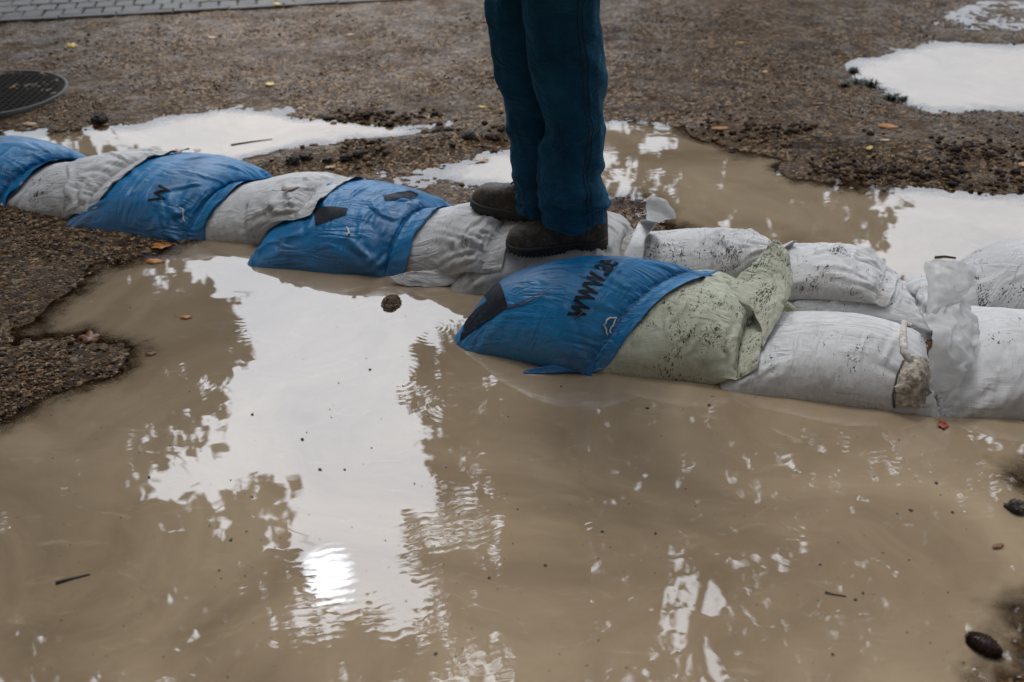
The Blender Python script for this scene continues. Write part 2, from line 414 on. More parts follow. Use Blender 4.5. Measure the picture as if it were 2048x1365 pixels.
def cr_up(A, k):
    """Catmull-Rom refinement of a grid of points along both directions"""
    def one(M):
        m = M.shape[0]; t = np.arange((m - 1) * k + 1) / k; i = np.clip(t.astype(int), 0, m - 2); f = (t - i)[:, None, None]
        e0 = 2 * M[0] - M[1]; e1 = 2 * M[-1] - M[-2]; Q = np.concatenate([e0[None], M, e1[None]])
        p0, p1, p2, p3 = Q[i], Q[i + 1], Q[i + 2], Q[i + 3]
        return .5 * (2 * p1 + (p2 - p0) * f + (2 * p0 - 5 * p1 + 4 * p2 - p3) * f ** 2 + (3 * p1 - p0 - 3 * p2 + p3) * f ** 3)
    return one(one(A).transpose(1, 0, 2)).transpose(1, 0, 2)
def refine(bag, seed, folds=26, amp=1., k=3, soft=1.):
    """finer cloth with the creases that run off the mouth and the corners"""
    rng = np.random.default_rng(seed); L, Wd, ns, nu, nv = bag['L'], bag['W'], bag['ns'], bag['nu'], bag['nv']
    hs, hv = L / ns / k, Wd / nv / k; fl = (nu - ns) * hs * k
    gi, gj = np.meshgrid(np.arange(nu * k + 1) * hs, np.arange(nv * k + 1) * hv, indexing='ij')
    for nm, src in (('GT', 'T'), ('GB', 'B')):
        A = cr_up(bag['X'][bag[src]], k)
        du = np.gradient(A, axis=0); dv = np.gradient(A, axis=1); n = np.cross(du, dv); n /= np.linalg.norm(n, axis=2)[..., None] + 1e-9
        if nm == 'GB': n = -n
        H = np.zeros(gi.shape)
        if nm == 'GT':
            for q in range(folds):
                c = rng.random()
                if c < .38: s0, t0, an = L * rng.uniform(.90, 1.0), Wd * rng.uniform(.02, .98), math.pi + rng.normal(0, .45)      # off the mouth
                elif c < .62: s0, t0, an = L * rng.uniform(.80, .98), Wd * rng.uniform(.03, .22), math.pi * .72 + rng.normal(0, .35)  # front corner at the mouth
                elif c < .8: s0, t0, an = L * rng.uniform(.05, .3), Wd * rng.uniform(.02, .15), rng.uniform(.2, 1.2)
                else: s0, t0, an = L * rng.uniform(.2, .85), Wd * rng.uniform(.03, .6), rng.uniform(1.0, 2.3)
                ln = rng.uniform(.06, .19); w = rng.uniform(.0045, .0105); a_ = rng.uniform(.0025, .0062) * amp
                x = (gi - s0) * math.cos(an) + (gj - t0) * math.sin(an); y = -(gi - s0) * math.sin(an) + (gj - t0) * math.cos(an)
                y = y + .010 * np.sin(x * rng.uniform(12, 35) + rng.uniform(0, 6))
                env = np.clip(x / .012, 0, 1) * np.clip(1 - x / ln, 0, 1) ** .8
                ww = w * (1 + 1.1 * np.clip(x / ln, 0, 1))
                H += a_ * env * (np.exp(-(y / ww) ** 2) - .75 * np.exp(-((y - 1.55 * ww) / (.75 * ww)) ** 2) - .25 * np.exp(-((y + 1.7 * ww) / ww) ** 2))
            P = np.stack([gi.ravel(), gj.ravel()], 1)
            H += (.0022 * fbm(P, 26, 3, seed) + .0011 * np.abs(fbm(P * np.array((1, .5)), 90, 2, seed + 5))).reshape(gi.shape) * amp
            H += .006 * (fbm(P, 8, 2, seed + 9)).reshape(gi.shape) * amp
        # gathers at the sewn mouth, running both ways
        ph = fbm(np.stack([gj.ravel() * 0, gj.ravel()], 1), 30, 3, seed + 2).reshape(gi.shape) * 5
        d = gi - L
        gath = np.sin(gj * 150 + ph * 2) * np.where(d < 0, np.exp(d / .022), np.clip(1 - d / (fl + .03), 0, 1) * .6)
        edge = np.clip(np.minimum(gj, Wd - gj) / .02, 0, 1) * np.clip(gi / .02, 0, 1) * np.clip(np.abs(d) / .006, 0.05, 1)
        H = H * edge + .0022 * gath * np.clip(np.minimum(gj, Wd - gj) / .02, 0, 1) * soft
        # the free hem curls and waves
        u = np.clip(d / fl, 0, 1); P = np.stack([gj.ravel() * 1., gj.ravel() * 0 + seed], 1)
        wave = fbm(P, 13, 2, seed + 21).reshape(gi.shape); wave2 = fbm(P, 34, 2, seed + 25).reshape(gi.shape)
        cl = np.clip(np.minimum(gj, Wd - gj) / .01, 0, 1)
        lift = u ** 1.6 * (.014 * np.abs(wave) + .004 * wave2 + .002) * soft
        A = A + n * H[..., None] + np.array((0, 0, 1.)) * lift[..., None]
        tdir = du / (np.linalg.norm(du, axis=2)[..., None] + 1e-9)
        A = A + tdir * ((u ** 1.2) * (.012 * wave + .005 * wave2))[..., None] * soft
        bag[nm] = A
    bag['k'] = k
    X = np.concatenate([bag['GT'].reshape(-1, 3), bag['GB'].reshape(-1, 3)])
    bag['base'] = np.array([X[:, 0].mean(), X[:, 1].mean(), X[:, 2].min()])

def bag_object(bag, label, mat, group, sub=0):
    GT, GB, nu, nv, k = bag['GT'], bag['GB'], bag['nu'], bag['nv'], bag['k']
    base = bag['base']; a, b = GT.shape[:2]; n = a * b
    V = np.concatenate([GT.reshape(-1, 3), GB.reshape(-1, 3)]) - base
    I = np.arange(n).reshape(a, b)
    f1 = np.stack([I[:-1, :-1], I[1:, :-1], I[1:, 1:], I[:-1, 1:]], -1).reshape(-1, 4)
    f2 = np.stack([I[:-1, :-1], I[:-1, 1:], I[1:, 1:], I[1:, :-1]], -1).reshape(-1, 4) + n
    me = mesh_np('sandbag', V, np.concatenate([f1, f2]))
    uvl = me.uv_layers.new(name='UVMap')
    gi, gj = np.meshgrid(np.arange(a) * bag['L'] / bag['ns'] / k, np.arange(b) * bag['W'] / nv / k, indexing='ij')
    U = np.concatenate([np.stack([gi.ravel(), gj.ravel()], 1), np.stack([gi.ravel() + 2, gj.ravel()], 1)])
    li = np.zeros(len(me.loops), np.int32); me.loops.foreach_get('vertex_index', li)
    uvl.data.foreach_set('uv', U[li].astype(np.float32).ravel())
    o = link('sandbag', me, mat, loc=tuple(base))
    tag(o, label, 'sandbag', group)
    return o

def bag_pt(bag, s, t, off=.0016):
    """world point on the upper face: s in metres along the sack, t in metres across"""
    G_ = bag['GT']; k = bag['k']
    fi = np.clip(s / (bag['L'] / bag['ns'] / k), 0, G_.shape[0] - 1.001); fj = np.clip(t / (bag['W'] / bag['nv'] / k), 0, G_.shape[1] - 1.001)
    i, j = int(fi), int(fj); a, b = fi - i, fj - j
    p00, p10, p01, p11 = G_[i, j], G_[i + 1, j], G_[i, j + 1], G_[i + 1, j + 1]
    p = (p00 * (1 - a) + p10 * a) * (1 - b) + (p01 * (1 - a) + p11 * a) * b
    n = np.cross(p10 - p00 + p11 - p01, p01 - p00 + p11 - p10); n = n / (np.linalg.norm(n) + 1e-9)
    return p + n * off, n

def project(P):
    z = P[:, 2] - CAM_H; dep = P[:, 1] * math.cos(PITCH) - z * math.sin(PITCH); v = P[:, 1] * math.sin(PITCH) + z * math.cos(PITCH)
    return np.stack([1024 + FPX * P[:, 0] / dep, 682.5 - FPX * v / dep], 1), dep
def bag_st(bag, px, py):
    """place on a sack's upper face (metres along, metres across) surveyed from the photograph"""
    G_ = bag['GT']; k_ = bag['k']
    q2, dep = project(G_.reshape(-1, 3)); d = np.hypot(q2[:, 0] - px, q2[:, 1] - py) + dep * 12
    k = np.argsort(d)[:4]; w = 1 / (np.hypot(q2[k, 0] - px, q2[k, 1] - py) + .5)
    i, j = np.divmod(k, G_.shape[1])
    return (i * w).sum() / w.sum() * bag['L'] / bag['ns'] / k_, (j * w).sum() / w.sum() * bag['W'] / bag['nv'] / k_
def bag_px(bag, px, py, off=.002):
    return bag_pt(bag, *bag_st(bag, px, py), off=off)

def decal(bag, parent, polys, name, mat, off=.0022, cell=.007):
    """print on the cloth: flat outlines in sack coordinates, cut fine and laid on the upper face"""
    bm = bmesh.new()
    for pl in polys:
        vs = [bm.verts.new((a, b, 0)) for a, b in pl]
        bm.faces.new(vs)
    return decal_bm(bag, parent, bm, name, mat, off, cell)
def decal_bm(bag, parent, bm, name, mat, off=.0022, cell=.007):
    bmesh.ops.triangulate(bm, faces=bm.faces[:])
    xs = [v.co.x for v in bm.verts]; ys = [v.co.y for v in bm.verts]
    for ax, lo, hi in ((0, min(xs), max(xs)), (1, min(ys), max(ys))):
        c = lo + cell
        while c < hi:
            no = (1, 0, 0) if ax == 0 else (0, 1, 0); co = (c, 0, 0) if ax == 0 else (0, c, 0)
            bmesh.ops.bisect_plane(bm, geom=bm.verts[:] + bm.edges[:] + bm.faces[:], plane_co=co, plane_no=no); c += cell
    base = bag['base']
    for v in bm.verts:
        p, n = bag_pt(bag, v.co.x, v.co.y, off); v.co = Vector(p - base)
    me = bpy.data.meshes.new(name); bm.to_mesh(me); bm.free()
    me.polygons.foreach_set('use_smooth', np.full(len(me.polygons), True))
    return link(name, me, mat, parent)
def lettering(bag, parent, text, s0, t0, size, sx, mat, slant=0., name='lettering'):
    cu = bpy.data.curves.new('t', 'FONT'); cu.body = text; cu.size = size; cu.offset = size * .022; cu.resolution_u = 3
    o = bpy.data.objects.new('t', cu); C.objects.link(o); bpy.context.view_layer.update()
    me = bpy.data.meshes.new_from_object(o.evaluated_get(bpy.context.evaluated_depsgraph_get()))
    bpy.data.objects.remove(o); bm = bmesh.new(); bm.from_mesh(me); bpy.data.meshes.remove(me); bpy.data.curves.remove(cu)
    for v in bm.verts:
        a, b = v.co.x * sx, v.co.y
        v.co = (s0 - b + slant * a, t0 + a, 0)
    return decal_bm(bag, parent, bm, name, mat)
# ------------------------------------------------------------------ ground, puddles, paving
def wpoly(px): return np.array([G(x, y) for x, y in px])
PUDDLES = [
 wpoly([(330, 500), (255, 515), (190, 540), (165, 565), (110, 605), (50, 640), (20, 678), (60, 690), (140, 676), (170, 668), (205, 690), (222, 708), (200, 728), (150, 750),
        (90, 770), (30, 800), (-30, 835), (-90, 850), (-260, 900), (-700, 1100), (-900, 1500), (0, 1900), (1500, 1900), (2040, 1500), (2070, 1365), (2110, 1290), (2180, 1200), (2180, 1110), (2200, 1030),
        (2090, 960), (2300, 900), (2500, 780), (1900, 700), (1500, 640), (1000, 540), (700, 480), (450, 460)]),
 wpoly([(862, 350), (905, 328), (965, 310), (1020, 300), (1120, 262), (1215, 240), (1290, 238), (1375, 247), (1430, 268), (1500, 300), (1590, 316), (1640, 318), (1628, 330), (1572, 342),
        (1600, 356), (1660, 368), (1745, 380), (1800, 372), (1900, 378), (2048, 384), (2300, 384), (2500, 420), (2500, 640), (1900, 600), (1500, 520), (1330, 470), (1240, 428), (1290, 412), (1240, 398), (1150, 420), (1060, 385), (960, 372)]),
 wpoly([(-300, 262), (0, 264), (120, 262), (200, 250), (270, 246), (330, 228), (440, 218), (560, 226), (690, 232), (850, 250), (850, 262), (800, 276), (700, 288), (620, 300),
        (550, 322), (440, 330), (350, 334), (200, 335), (0, 330), (-300, 335)]),
 wpoly([(1690, 135), (1712, 112), (1790, 97), (1880, 82), (2000, 86), (2200, 80), (2300, 236), (2060, 230), (1960, 224), (1850, 228), (1790, 206), (1760, 180), (1720, 168)]),
 wpoly([(1640, 358), (1700, 362), (1700, 356), (1650, 350)]),
]
SHALLOW = [wpoly([(1820, 62), (1880, 20), (1960, -10), (2100, -20), (2200, 60), (1990, 72)]),
           wpoly([(600, 345), (700, 330), (860, 330), (900, 380), (760, 392), (640, 372)]),
           wpoly([(480, 215), (700, 222), (900, 232), (960, 262), (820, 270), (600, 240)]),
           wpoly([(1560, 330), (1700, 330), (1850, 345), (1800, 375), (1600, 360)]),
           wpoly([(120, 660), (300, 690), (380, 720), (240, 745), (60, 700)])]
BERMS = [(wpoly([(560, 330), (700, 312), (860, 290), (1000, 268)]), .03, .10), (wpoly([(610, 232), (760, 246), (870, 236)]), .010, .07),
         (wpoly([(1410, 262), (1560, 278), (1740, 305), (2048, 330)]), .018, .12), (wpoly([(1600, 340), (1800, 352), (2048, 372)]), .012, .07)]
def inside_dist(P, poly):
    a = poly; b = np.roll(poly, -1, 0); d = np.full(len(P), 1e9); ins = np.zeros(len(P), bool)
    for p, q in zip(a, b):
        e = q - p; w = P - p; t = np.clip((w @ e) / (e @ e), 0, 1)
        d = np.minimum(d, np.hypot(w[:, 0] - t * e[0], w[:, 1] - t * e[1]))
        c = (p[1] > P[:, 1]) != (q[1] > P[:, 1])
        with np.errstate(divide='ignore', invalid='ignore'):
            xi = (q[0] - p[0]) * (P[:, 1] - p[1]) / (q[1] - p[1]) + p[0]
        ins ^= c & (P[:, 0] < xi)
    return np.where(ins, -d, d)
def line_dist(P, line):
    d = np.full(len(P), 1e9)
    for p, q in zip(line[:-1], line[1:]):
        e = q - p; w = P - p; t = np.clip((w @ e) / (e @ e), 0, 1)
        d = np.minimum(d, np.hypot(w[:, 0] - t * e[0], w[:, 1] - t * e[1]))
    return d
def terrain(P):
    P = np.asarray(P, float)
    Pw = P + .05 * np.stack([fbm(P, 4, 3, 5), fbm(P, 4, 3, 9)], 1)
    sd = np.full(len(P), 1e9)
    for pl in PUDDLES: sd = np.minimum(sd, inside_dist(Pw, pl))
    up = .0015 + .026 * (1 - np.exp(-np.maximum(sd, 0) / .36))
    dn = -.07 * (1 - np.exp(np.minimum(sd, 0) / .42)) + .0015
    h = np.where(sd > 0, up, dn)
    for pl in SHALLOW:
        s = inside_dist(P, pl); k = np.clip(.5 - s / .16, 0, 1); h = h * (1 - k) + (-.0005) * k * np.where(sd > -.05, 1, 0) + h * k * np.where(sd > -.05, 0, 1)
    for ln, hh, wd in BERMS:
        s = line_dist(P, ln); h += hh * np.exp(-(s / wd) ** 2) * (1 + .5 * fbm(P, 9, 2, 44))
    k = np.clip(1 + sd / .25, 0, 1)
    h += (.006 * fbm(P, 2.2, 3, 1) + .006 * fbm(P, 9, 3, 2) + .0055 * fbm(P, 38, 3, 3, .6)) * (.25 + .75 * k)
    return h
def axis(lo, hi, step, far):
    c = list(np.arange(lo, hi + step / 2, step)); s = step; a = lo; b = hi; L_ = []; R_ = []
    while b < far: s *= 1.25; b += s; R_.append(b); a -= s; L_.append(a)
    return np.array(L_[::-1] + c + R_)
gx_ = axis(-3.2, 3.2, .011, 160.); gy_ = axis(1.0, 6.2, .011, 160.)
GX, GY = np.meshgrid(gx_, gy_, indexing='ij')
gp = np.stack([GX.ravel(), GY.ravel()], 1)
gh = terrain(gp)
nx_, ny_ = len(gx_), len(gy_)
idx = np.arange(nx_ * ny_).reshape(nx_, ny_)
gf = np.stack([idx[:-1, :-1], idx[1:, :-1], idx[1:, 1:], idx[:-1, 1:]], -1).reshape(-1, 4)

def ground_mat():
    m, nt, bs = new_mat('wet_gravel'); q = NB(nt)
    P = q.n('ShaderNodeNewGeometry').outputs['Position']
    Pj = q.mix(.012, P, q.n('ShaderNodeTexNoise', {'Vector': P, 'Scale': 60.}).outputs['Color'], 'ADD')
    v1 = q.n('ShaderNodeTexVoronoi', {'Vector': Pj, 'Scale': 105.}); v2 = q.n('ShaderNodeTexVoronoi', {'Vector': Pj, 'Scale': 60.})
    r1 = q.n('ShaderNodeSeparateColor', {'Color': v1.outputs['Color']}); r2 = q.n('ShaderNodeSeparateColor', {'Color': v2.outputs['Color']})
    stone = q.ramp(r1.outputs[0], [(0, (.010, .007, .005)), (.3, (.040, .025, .014)), (.52, (.09, .058, .033)), (.72, (.16, .11, .063)), (.86, (.26, .195, .12)), (.96, (.42, .34, .25)), (1, (.26, .14, .05))])
    stone2 = q.ramp(r2.outputs[1], [(0, (.015, .011, .008)), (.5, (.07, .052, .036)), (.85, (.15, .12, .088)), (1, (.26, .23, .19))])
    st = q.mix(q.math('LESS_THAN', r2.outputs[0], .22), stone, stone2)
    silt = q.mapr(q.noise(P, 3.2, 6, .65, .4), .44, .66)
    gr = q.mapr(q.noise(P, 14, 5, .7), .40, .64)
    mudc = q.mix(q.noise(P, 30, 4, .7), (.05, .034, .020), (.11, .078, .05))
    col = q.mix(q.math('MULTIPLY', silt, q.math('MULTIPLY_ADD', gr, .6, .3)), st, mudc)
    # dark rotted leaf litter drifts
    lit = q.mapr(q.noise(q.mapping(P, scale=(.55, 1.6, 1), rot=(0, 0, .12)), 2.6, 7, .68, .8), .55, .68)
    col = q.mix(q.math('MULTIPLY', lit, .8), col, q.mix(q.noise(P, 70, 3, .6), (.006, .003, .002), (.04, .02, .012)))
    col = q.mix(1.0, col, (.80, .68, .54), 'MULTIPLY')
    q.l(col, bs.inputs['Base Color'])
    wet = q.noise(P, 7, 4, .6)
    q.l(q.math('MULTIPLY_ADD', q.mapr(wet, .35, .7), .35, .33), bs.inputs['Roughness'])
    bs.inputs['Specular IOR Level'].default_value = .10
    hgt = q.math('MULTIPLY_ADD', v1.outputs['Distance'], -.8, q.math('MULTIPLY', v2.outputs['Distance'], -.4))
    n1 = q.bump(q.noise(P, 35, 5, .7), .5, .010)
    q.l(q.bump(hgt, .8, .006, n1), bs.inputs['Normal'])
    return m
M_GROUND = ground_mat()
V = np.concatenate([gp, gh[:, None]], 1)
tag(link('ground', mesh_np('ground', V, gf), M_GROUND), kind='structure')

def water_mat():
    m, nt, bs = new_mat('muddy_water'); q = NB(nt)
    P = q.n('ShaderNodeNewGeometry').outputs['Position']
    Pw = q.mix(.35, P, q.n('ShaderNodeTexNoise', {'Vector': P, 'Scale': 1.6, 'Detail': 3.}).outputs['Color'], 'ADD')
    a = q.noise(q.mapping(Pw, scale=(1, 1, 1)), 1.5, 6, .6, 1.5)
    col = q.ramp(a, [(.3, (.175, .128, .082)), (.5, (.25, .187, .122)), (.7, (.325, .25, .165))])
    streak = q.mapr(q.noise(q.mapping(Pw, scale=(1.2, 4, 1), rot=(0, 0, .5)), 4, 7, .7, 2.2), .56, .74)
    col = q.mix(q.math('MULTIPLY', streak, .5), col, (.38, .305, .21))
    silt = q.math('LESS_THAN', q.n('ShaderNodeTexVoronoi', {'Vector': P, 'Scale': 26.}).outputs['Distance'], .035)
    col = q.mix(q.math('MULTIPLY', silt, .8), col, (.05, .035, .025))
    q.l(col, bs.inputs['Base Color'])
    bs.inputs['Roughness'].default_value = .008
    bs.inputs['IOR'].default_value = 1.80
    bs.inputs['Specular IOR Level'].default_value = .5
    h = q.math('MULTIPLY', q.noise(q.mapping(P, scale=(1, 1.5, 1)), 5.0, 2, .5, .4), .00040)
    h = q.math('ADD', h, q.math('MULTIPLY', q.noise(P, 22, 2, .5, .3), .00003))
    # patches of small wind ripples
    patch = q.mapr(q.noise(q.mapping(P, loc=(4, 2, 0)), 1.9, 2, .5), .50, .66)
    rip = q.n('ShaderNodeTexWave', {'Vector': q.mapping(P, rot=(0, 0, 1.35)), 'Scale': 14., 'Distortion': 5., 'Detail': 2., 'Detail Scale': 1.5}).outputs['Fac']
    h = q.math('ADD', h, q.math('MULTIPLY', q.math('MULTIPLY', rip, patch), .00004))
    for (px, py, amp, k, fall) in ((868, 655, .00008, 420., 16.), (800, 760, .00007, 300., 10.), (905, 805, .00008, 380., 18.), (700, 655, .00005, 420., 18.), (1630, 960, .00006, 260., 7.), (380, 760, .00007, 300., 9.), (1300, 330, .00007, 300., 10.)):
        c = G(px, py)
        d = q.n('ShaderNodeVectorMath', {0: P}, operation='DISTANCE'); d.inputs[1].default_value = (c[0], c[1], 0)
        r = d.outputs['Value']
        w = q.math('MULTIPLY', q.math('SINE', q.math('MULTIPLY', r, k)), q.math('EXPONENT', q.math('MULTIPLY', r, -fall)))
        h = q.math('ADD', h, q.math('MULTIPLY', w, amp * .26))
    nrm = q.bump(h, 1.0, 1.0); q.l(nrm, bs.inputs['Normal'])
    # shallow water lets the bottom show, deeper water is opaque with silt
    dep = q.n('ShaderNodeAttribute', attribute_name='depth').outputs['Fac']
    dep = q.math('ADD', dep, q.math('MULTIPLY_ADD', q.noise(P, 18, 4, .65), .012, -.006))
    k = q.mapr(dep, .0005, .016)
    clear = q.n('ShaderNodeBsdfTransparent', {'Color': (.62, .54, .44, 1)}); gl = q.n('ShaderNodeBsdfGlossy', {'Color': (1, 1, 1, 1), 'Roughness': .01, 'Normal': nrm})
    fr = q.n('ShaderNodeFresnel', {'IOR': 1.60, 'Normal': nrm})
    thin = q.n('ShaderNodeMixShader', {0: fr.outputs[0], 1: clear.outputs[0], 2: gl.outputs[0]})
    mx = q.n('ShaderNodeMixShader', {0: k, 1: thin.outputs[0], 2: bs.outputs[0]})
    q.l(mx.outputs[0], nt.nodes['Material Output'].inputs['Surface'])
    return m
M_WATER = water_mat()
def water():
    xs = axis(-3.2, 3.2, .022, 5.); ys = axis(1.0, 5.4, .022, 5.9); ys = ys[ys > .1]
    A, B = np.meshgrid(xs, ys, indexing='ij'); P = np.stack([A.ravel(), B.ravel()], 1); d = -terrain(P)
    I = np.arange(len(xs) * len(ys)).reshape(len(xs), len(ys))
    F = np.stack([I[:-1, :-1], I[1:, :-1], I[1:, 1:], I[:-1, 1:]], -1).reshape(-1, 4)
    F = F[d[F].max(1) > -.006]
    me = mesh_np('puddle_water', np.stack([P[:, 0], P[:, 1], P[:, 0] * 0], 1), F)
    at = me.attributes.new('depth', 'FLOAT', 'POINT'); at.data.foreach_set('value', d.astype(np.float32))
    tag(link('puddle_water', me, M_WATER), kind='structure')
water()

def paving():
    a = G(0, 57); b = G(960, 3); d = (b - a) / np.linalg.norm(b - a); n = np.array((-d[1], d[0]))
    rng = random.Random(4); mb = MB(); top = .035
    w, dep, gap = .098, .125, .006
    def block(s0, s1, t0, t1, z, bev=.006, tilt=0):
        c = []
        for (s, t) in ((s0, t0), (s1, t0), (s1, t1), (s0, t1)): c.append(a + d * s + n * t)
        ci = []
        for (s, t) in ((s0 + bev, t0 + bev), (s1 - bev, t0 + bev), (s1 - bev, t1 - bev), (s0 + bev, t1 - bev)): ci.append(a + d * s + n * t)
        zz = [z + rng.uniform(-.0015, .0015) for _ in range(4)]
        V = [(p[0], p[1], -.05) for p in c] + [(p[0], p[1], z - bev) for p in c] + [(p[0], p[1], k) for p, k in zip(ci, zz)]
        F = [(0, 1, 5, 4), (1, 2, 6, 5), (2, 3, 7, 6), (3, 0, 4, 7), (4, 5, 9, 8), (5, 6, 10, 9), (6, 7, 11, 10), (7, 4, 8, 11), (8, 9, 10, 11)]
        mb.add(V, F)
    for i in range(-16, 20): block(i * .30, i * .30 + .296, 0, .055, top + .004)          # edging stones
    for r in range(26):
        off = (r % 2) * .05
        for i in range(-48, 60):
            block(i * (w + gap) + off, i * (w + gap) + off + w, .061 + r * (dep + gap), .061 + r * (dep + gap) + dep, top + rng.uniform(-.002, .002))
    m, nt, bs = new_mat('wet_paving'); q = NB(nt)
    P = q.n('ShaderNodeNewGeometry'); pos = P.outputs['Position']
    isl = q.ramp(P.outputs['Random Per Island'], [(0, (.022, .020, .018)), (.5, (.034, .031, .028)), (1, (.05, .046, .041))])
    c = q.mix(q.mapr(q.noise(pos, 9, 6, .7), .4, .7), isl, (.07, .06, .05))
    q.l(c, bs.inputs['Base Color']); bs.inputs['Roughness'].default_value = .5; bs.inputs['Specular IOR Level'].default_value = .2
    q.l(q.bump(q.noise(pos, 160, 4, .6), .4, .003), bs.inputs['Normal'])
    o = mb.build('pavement', m, smooth=False); tag(o, kind='structure')
    # sand bed between the stones
    c4 = [a + d * -5 + n * .03, a + d * 6.2 + n * .03, a + d * 6.2 + n * 3.45, a + d * -5 + n * 3.45]
    tag(link('pavement_joints', mesh_np('pavement_joints', np.array([(p[0], p[1], top - .012) for p in c4]), [(0, 1, 2, 3)]), plain('joint_sand', (.03, .026, .02), .8)), kind='structure')
paving()

# loose wet gravel lying on the ground: countless stones, one sheet of small solid stones
def gravel():
    rng = np.random.default_rng(11)
    def cand(n, x0, x1, y0, y1): return np.stack([rng.uniform(x0, x1, n), rng.uniform(y0, y1, n)], 1)
    P = np.concatenate([cand(26000, -2.2, -.7, 1.4, 3.1), cand(42000, -3.0, 3.0, 2.7, 5.6), cand(5000, .9, 1.6, 1.0, 2.0)])
    h = terrain(P)
    dens = fbm(P, 3.5, 3, 31) * .5 + .5
    keep = (h > -.0035) & (rng.random(len(P)) < np.clip(dens * 3.2 - 1.25, .04, 1)) 
    P = P[keep]; h = h[keep]; n = len(P)
    t = (1 + 5 ** .5) / 2
    ico = np.array([(-1, t, 0), (1, t, 0), (-1, -t, 0), (1, -t, 0), (0, -1, t), (0, 1, t), (0, -1, -t), (0, 1, -t), (t, 0, -1), (t, 0, 1), (-t, 0, -1), (-t, 0, 1)]) / (1 + t * t) ** .5
    fi = np.array([(0, 11, 5), (0, 5, 1), (0, 1, 7), (0, 7, 10), (0, 10, 11), (1, 5, 9), (5, 11, 4), (11, 10, 2), (10, 7, 6), (7, 1, 8), (3, 9, 4), (3, 4, 2), (3, 2, 6), (3, 6, 8), (3, 8, 9), (4, 9, 5), (2, 4, 11), (6, 2, 10), (8, 6, 7), (9, 8, 1)])
    sz = np.clip(rng.lognormal(math.log(.0036), .38, n), .0018, .011)
    ax = np.stack([rng.uniform(.8, 1.35, n), rng.uniform(.7, 1.1, n), rng.uniform(.45, .85, n)], 1) * sz[:, None]
    an = rng.uniform(0, 6.283, n); ca, sa = np.cos(an), np.sin(an)
    V = ico[None] * ax[:, None, :] * (1 + rng.uniform(-.18, .18, (n, 12, 1)))
    X = V[..., 0] * ca[:, None] - V[..., 1] * sa[:, None] + P[:, :1]; Y = V[..., 0] * sa[:, None] + V[..., 1] * ca[:, None] + P[:, 1:2]
    Z = V[..., 2] + (h + ax[:, 2] * .35)[:, None]
    VV = np.stack([X, Y, Z], -1).reshape(-1, 3); FF = (fi[None] + (np.arange(n) * 12)[:, None, None]).reshape(-1, 3)
    me = mesh_np('gravel', VV, FF, True)
    m, nt, bs = new_mat('gravel_stones'); q = NB(nt)
    geo = q.n('ShaderNodeNewGeometry')
    col = q.ramp(geo.outputs['Random Per Island'], [(0, (.012, .009, .006)), (.22, (.035, .024, .016)), (.42, (.075, .050, .030)), (.6, (.125, .09, .06)), (.75, (.18, .14, .10)), (.86, (.22, .12, .045)), (.93, (.27, .24, .20)), (1, (.38, .34, .30))])
    col = q.mix(1.0, col, (.86, .74, .62), 'MULTIPLY')
    q.l(col, bs.inputs['Base Color']); bs.inputs['Roughness'].default_value = .35; bs.inputs['Specular IOR Level'].default_value = .22
    tag(link('gravel', me, m), kind='stuff', label='wet brown, tan and grey gravel strewn over the ground round the puddles', cat='gravel')
gravel()

# crumbs of soil thrown up along the banks
def soil_crumbs():
    rng = np.random.default_rng(23); pts = []
    for ln, hh, wd in BERMS:
        for p, q_ in zip(ln[:-1], ln[1:]):
            k = int(np.linalg.norm(q_ - p) * 520); t = rng.random((k, 1)); pts.append(p + (q_ - p) * t + rng.normal(0, wd * .55, (k, 2)))
    P = np.concatenate(pts); P = P[fbm(P, 7, 2, 61) > -.15]; h = terrain(P); n = len(P)
    bm = bmesh.new(); bmesh.ops.create_icosphere(bm, subdivisions=2, radius=1); ico = np.array([v.co for v in bm.verts]); fi = np.array([[v.index for v in f.verts] for f in bm.faces]); bm.free()
    m_ = len(ico); sz = np.clip(rng.lognormal(math.log(.0055), .5, n), .002, .016)
    d = 1 + .55 * fbm((ico[None] + rng.uniform(0, 90, (n, 1, 3))).reshape(-1, 3), 1.7, 2, 3).reshape(n, m_, 1)
    V = ico[None] * d * sz[:, None, None] * np.array((1.1, 1, .75)); V = V + np.concatenate([P, (h + sz * .35)[:, None]], 1)[:, None, :]
    me = mesh_np('soil_crumbs', V.reshape(-1, 3), (fi[None] + (np.arange(n) * m_)[:, None, None]).reshape(-1, 3))
    m, nt, bs = new_mat('soil_crumb'); q = NB(nt)
    q.l(q.ramp(q.n('ShaderNodeNewGeometry').outputs['Random Per Island'], [(0, (.009, .005, .003)), (.5, (.030, .017, .010)), (.8, (.075, .045, .025)), (1, (.17, .11, .06))]), bs.inputs['Base Color']); bs.inputs['Roughness'].default_value = .7; bs.inputs['Specular IOR Level'].default_value = .15
    tag(link('soil_crumbs', me, m), kind='stuff', label='dark crumbs of wet soil and rotted leaves heaped along the puddle banks', cat='soil')
soil_crumbs()
# ------------------------------------------------------------------ the wall of sandbags
def Gz(px, py, z=0.): return G(px, py, z)
WHITE = dict(base=(.56, .555, .55), dark=(.46, .455, .45))
BLUE = dict(base=(.001, .17, .39), dark=(.001, .10, .25))
